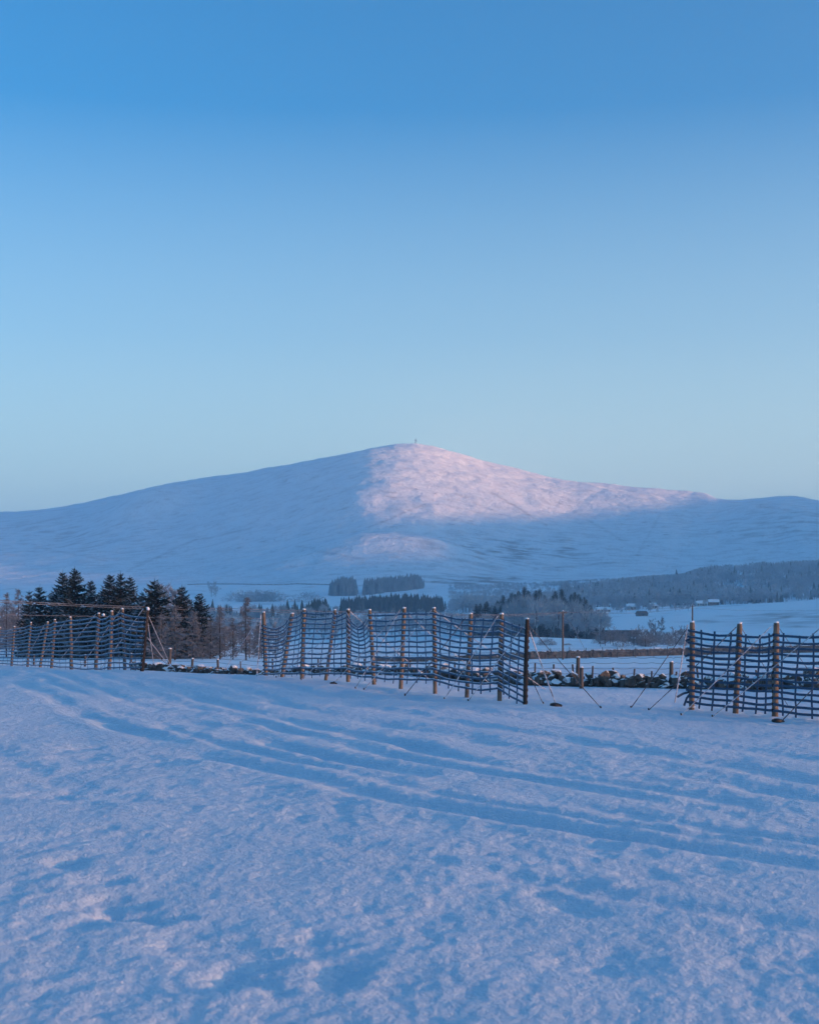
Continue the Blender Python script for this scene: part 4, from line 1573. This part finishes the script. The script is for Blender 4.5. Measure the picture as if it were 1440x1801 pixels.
# ------------------------------------------------------------------ village
def house(name, label, cat, px, d, w, dep, wallh, roofh, rz, wall_m, roof_m, nwin, chim=2, gable_front=False):
    f = at(px, d, -.15)
    root = tag(empty(name, f, rz), label, cat)
    W2, D2 = w / 2, dep / 2
    mb = MB()
    v = [(-W2, -D2, 0), (W2, -D2, 0), (W2, D2, 0), (-W2, D2, 0), (-W2, -D2, wallh), (W2, -D2, wallh), (W2, D2, wallh), (-W2, D2, wallh), (-W2, 0, wallh + roofh), (W2, 0, wallh + roofh)]
    mb.add(v, [(0, 1, 5, 4), (2, 3, 7, 6), (1, 2, 6, 9, 5), (3, 0, 4, 8, 7)])
    link('wall', mb.mesh('wall', wall_m), root)
    rb = MB()
    e, th = .35, .18
    for s in (-1, 1):
        y0, z0 = s * (D2 + e), wallh - e * roofh / D2
        a = [(-W2 - e, y0, z0), (W2 + e, y0, z0), (W2 + e, 0, wallh + roofh + .04), (-W2 - e, 0, wallh + roofh + .04)]
        b = [(p[0], p[1], p[2] + th) for p in a]
        rb.add(a + b, [(0, 1, 2, 3), (4, 5, 6, 7), (0, 1, 5, 4), (1, 2, 6, 5), (2, 3, 7, 6), (3, 0, 4, 7)])
    ro = link('roof', rb.mesh('roof', roof_m), root)
    for k in range(chim):
        cb = MB()
        x = (-1 if k == 0 else 1) * (W2 - .5)
        cb.box((x, 0, wallh + roofh + .55), (.8, .6, 1.5))
        link('chimney', cb.mesh('chimney', M_RUBBLE), ro)
    for k in range(nwin):
        x = -W2 + w * (k + .5) / nwin
        wb = MB()
        wb.box((x, -D2 - .015, wallh * .55), (1.0, .08, 1.25))
        fr = link('window', wb.mesh('window', M_GLASS), root)
        sb = MB()
        sb.box((x, -D2 - .05, wallh * .55 - .7), (1.2, .2, .12))
        link('sill', sb.mesh('sill', M_HARL), fr)
    if cat == 'house':
        db = MB()
        db.box((w * .08, -D2 - .02, 1.0), (.95, .1, 2.0))
        link('door', db.mesh('door', M_GREY), root)
    return root


house('village_house', 'long white walled house with a snowy roof, leftmost in the village row', 'house', 1060, 1080, 11, 5.5, 2.4, 1.7, .1, M_HARL, M_ROOFSNOW, 4)
house('village_house', 'white house with two chimneys at the middle of the village row', 'house', 1110, 1130, 8, 6, 3.4, 2.0, -.15, M_HARL, M_ROOFSNOW, 3)
house('village_house', 'small pale house right of the middle of the village row', 'house', 1148, 1150, 6, 5.5, 2.8, 2.0, .3, M_HARL, M_ROOFSNOW, 2, 1)
house('village_house', 'pale house behind the second telegraph pole', 'house', 1232, 1180, 9, 6, 2.8, 2.0, .12, M_HARL, M_ROOFSNOW, 4)
house('village_house', 'low rubble stone house at the right end of the village row', 'house', 1254, 1190, 9, 7, 3.2, 2.2, -.1, M_RUBBLE, M_ROOFSNOW, 3, 1)
house('gabled_house', 'tall white gabled house standing among the trees above the village', 'house', 1034, 1330, 7, 9, 7.5, 4.6, 1.35, M_HARL, M_ROOFSNOW, 2)
house('farm_shed', 'low dark farm shed in the snowy field below the village', 'shed', 1128, 930, 6.5, 6, 1.6, 1.8, .2, M_RUBBLE, M_SLATE, 1, 0)
house('barn', 'long grey slate roofed stone barn behind the frosted scrub', 'barn', 1090, 560, 15, 7.5, 2.4, 2.4, .06, M_RUBBLE, M_SLATE, 4, 1)

random.seed(92)
for i in range(58):
    px = random.choice([random.uniform(1042, 1300), random.uniform(1042, 1215)])
    d = random.uniform(1085, 1230) if i % 3 else random.uniform(1010, 1075)
    f = at(px, d, -.2)
    plant('bare_tree', 'frosted bare garden tree among the village houses', 'tree', 'garden trees of the village', f, BB[i % 4], BBT[i % 4], random.uniform(0, 6), random.uniform(.3, .55) if d > 1080 else random.uniform(.2, .38))

# field wall low on the mountain
random.seed(90)
wp = [gnd(px, py, 1500, 2500) for (px, py) in ((330, 1029), (390, 1027.5), (450, 1028.5), (520, 1027.5), (585, 1029))]
mb = MB()
for a, b in zip(wp[:-1], wp[1:]):
    k = max(2, int((b - a).length / 9))
    for i in range(k):
        p, q = a.lerp(b, i / k), a.lerp(b, (i + 1) / k)
        m_ = (p + q) / 2
        mb.box((m_.x, m_.y, gz(m_.x, m_.y) + .5), ((q - p).length + .4, .8, 1.9 + random.uniform(-.15, .15)), math.atan2(q.y - p.y, q.x - p.x), .8)
tag(mb.build('field_wall', M_DYKE), 'thin dark field wall crossing the snowy slope below the mountain', 'wall')

# ------------------------------------------------------------------ mast on the summit
sx, sy = (731 - CX) / FPX * 4000, 4000.0
sz = max(gz(sx, sy + k) for k in (-30, -15, 0, 15))
mast = tag(empty('radio_mast', (sx, sy, sz - 1)), 'tiny lattice radio mast on the summit of the mountain', 'mast')
H_, wb_, wt_ = 23.0, 2.3, 1.4
mb = MB()
legs = []
for (cx_, cy_) in ((-1, -1), (1, -1), (1, 1), (-1, 1)):
    a, b = Vector((sx + cx_ * wb_, sy + cy_ * wb_, sz - 1)), Vector((sx + cx_ * wt_, sy + cy_ * wt_, sz + H_))
    legs.append((a, b))
    lb = MB()
    lb.tube([a, b], .34, 5)
    lb.build('leg', M_STEEL, mast)
br = MB()
for lv in range(7):
    u0, u1 = lv / 7, (lv + 1) / 7
    for q in range(4):
        a, b = legs[q], legs[(q + 1) % 4]
        br.tube([a[0].lerp(a[1], u0), b[0].lerp(b[1], u1)], .18, 4)
        br.tube([a[0].lerp(a[1], u1), b[0].lerp(b[1], u1)], .1, 4)
br.build('bracing', M_STEEL, mast)
for k, (dx, dz, r) in enumerate(((-1.5, 17.5, 1.5), (1.6, 18.6, 1.4), (1.3, 14.6, 1.3))):
    db = MB()
    db.tube([Vector((sx + dx, sy - 1.2, sz + dz)), Vector((sx + dx, sy - 1.5, sz + dz)), Vector((sx + dx, sy - 1.9, sz + dz))], [.3, r, r * .9], 10)
    db.build('dish', M_STEEL, mast)
hut = MB()
hut.box((sx + 3.2, sy - 3, sz + 1), (4.0, 3.5, 3.4))
h_ = tag(hut.build('equipment_hut', M_RUBBLE), 'dark hut at the foot of the summit mast', 'hut')
hr_ = MB()
hr_.box((sx + 3.2, sy - 3, sz + 2.85), (4.4, 3.9, .3))
hr_.build('roof', M_SLATE, h_)

# ------------------------------------------------------------------ upright frost crystals that catch the low sun
random.seed(95)
t = Tri()
for i in range(420):
    d = 3.0 * (9.0 ** random.random())
    x, y = random.uniform(-.34, .34) * d, d
    z = float(land(np.array([x]), np.array([y]))[0])
    s_ = random.uniform(.002, .0055)
    c = Vector((x, y, z + s_ * 1.5))
    nrm = (SUNV + Vector((-.1, -.6, .25)) * random.uniform(.1, .9) + rnd_dir() * .35).normalized()
    u = nrm.orthogonal().normalized()
    w = nrm.cross(u)
    a = random.uniform(0, 6.28)
    k = [c + (u * math.cos(a + q * 2.094) + w * math.sin(a + q * 2.094)) * s_ * random.uniform(.7, 1.4) for q in range(3)]
    t.tri(*k)
    t.tri(k[0], k[2], k[1] + nrm * s_ * .4)
M_ICE = plain('hoar frost crystal', (.92, .93, .94), .25, (.85, .87, .9), 30)
tag(link('frost_crystals', t.mesh('frost_crystals', M_ICE)), kind='stuff')
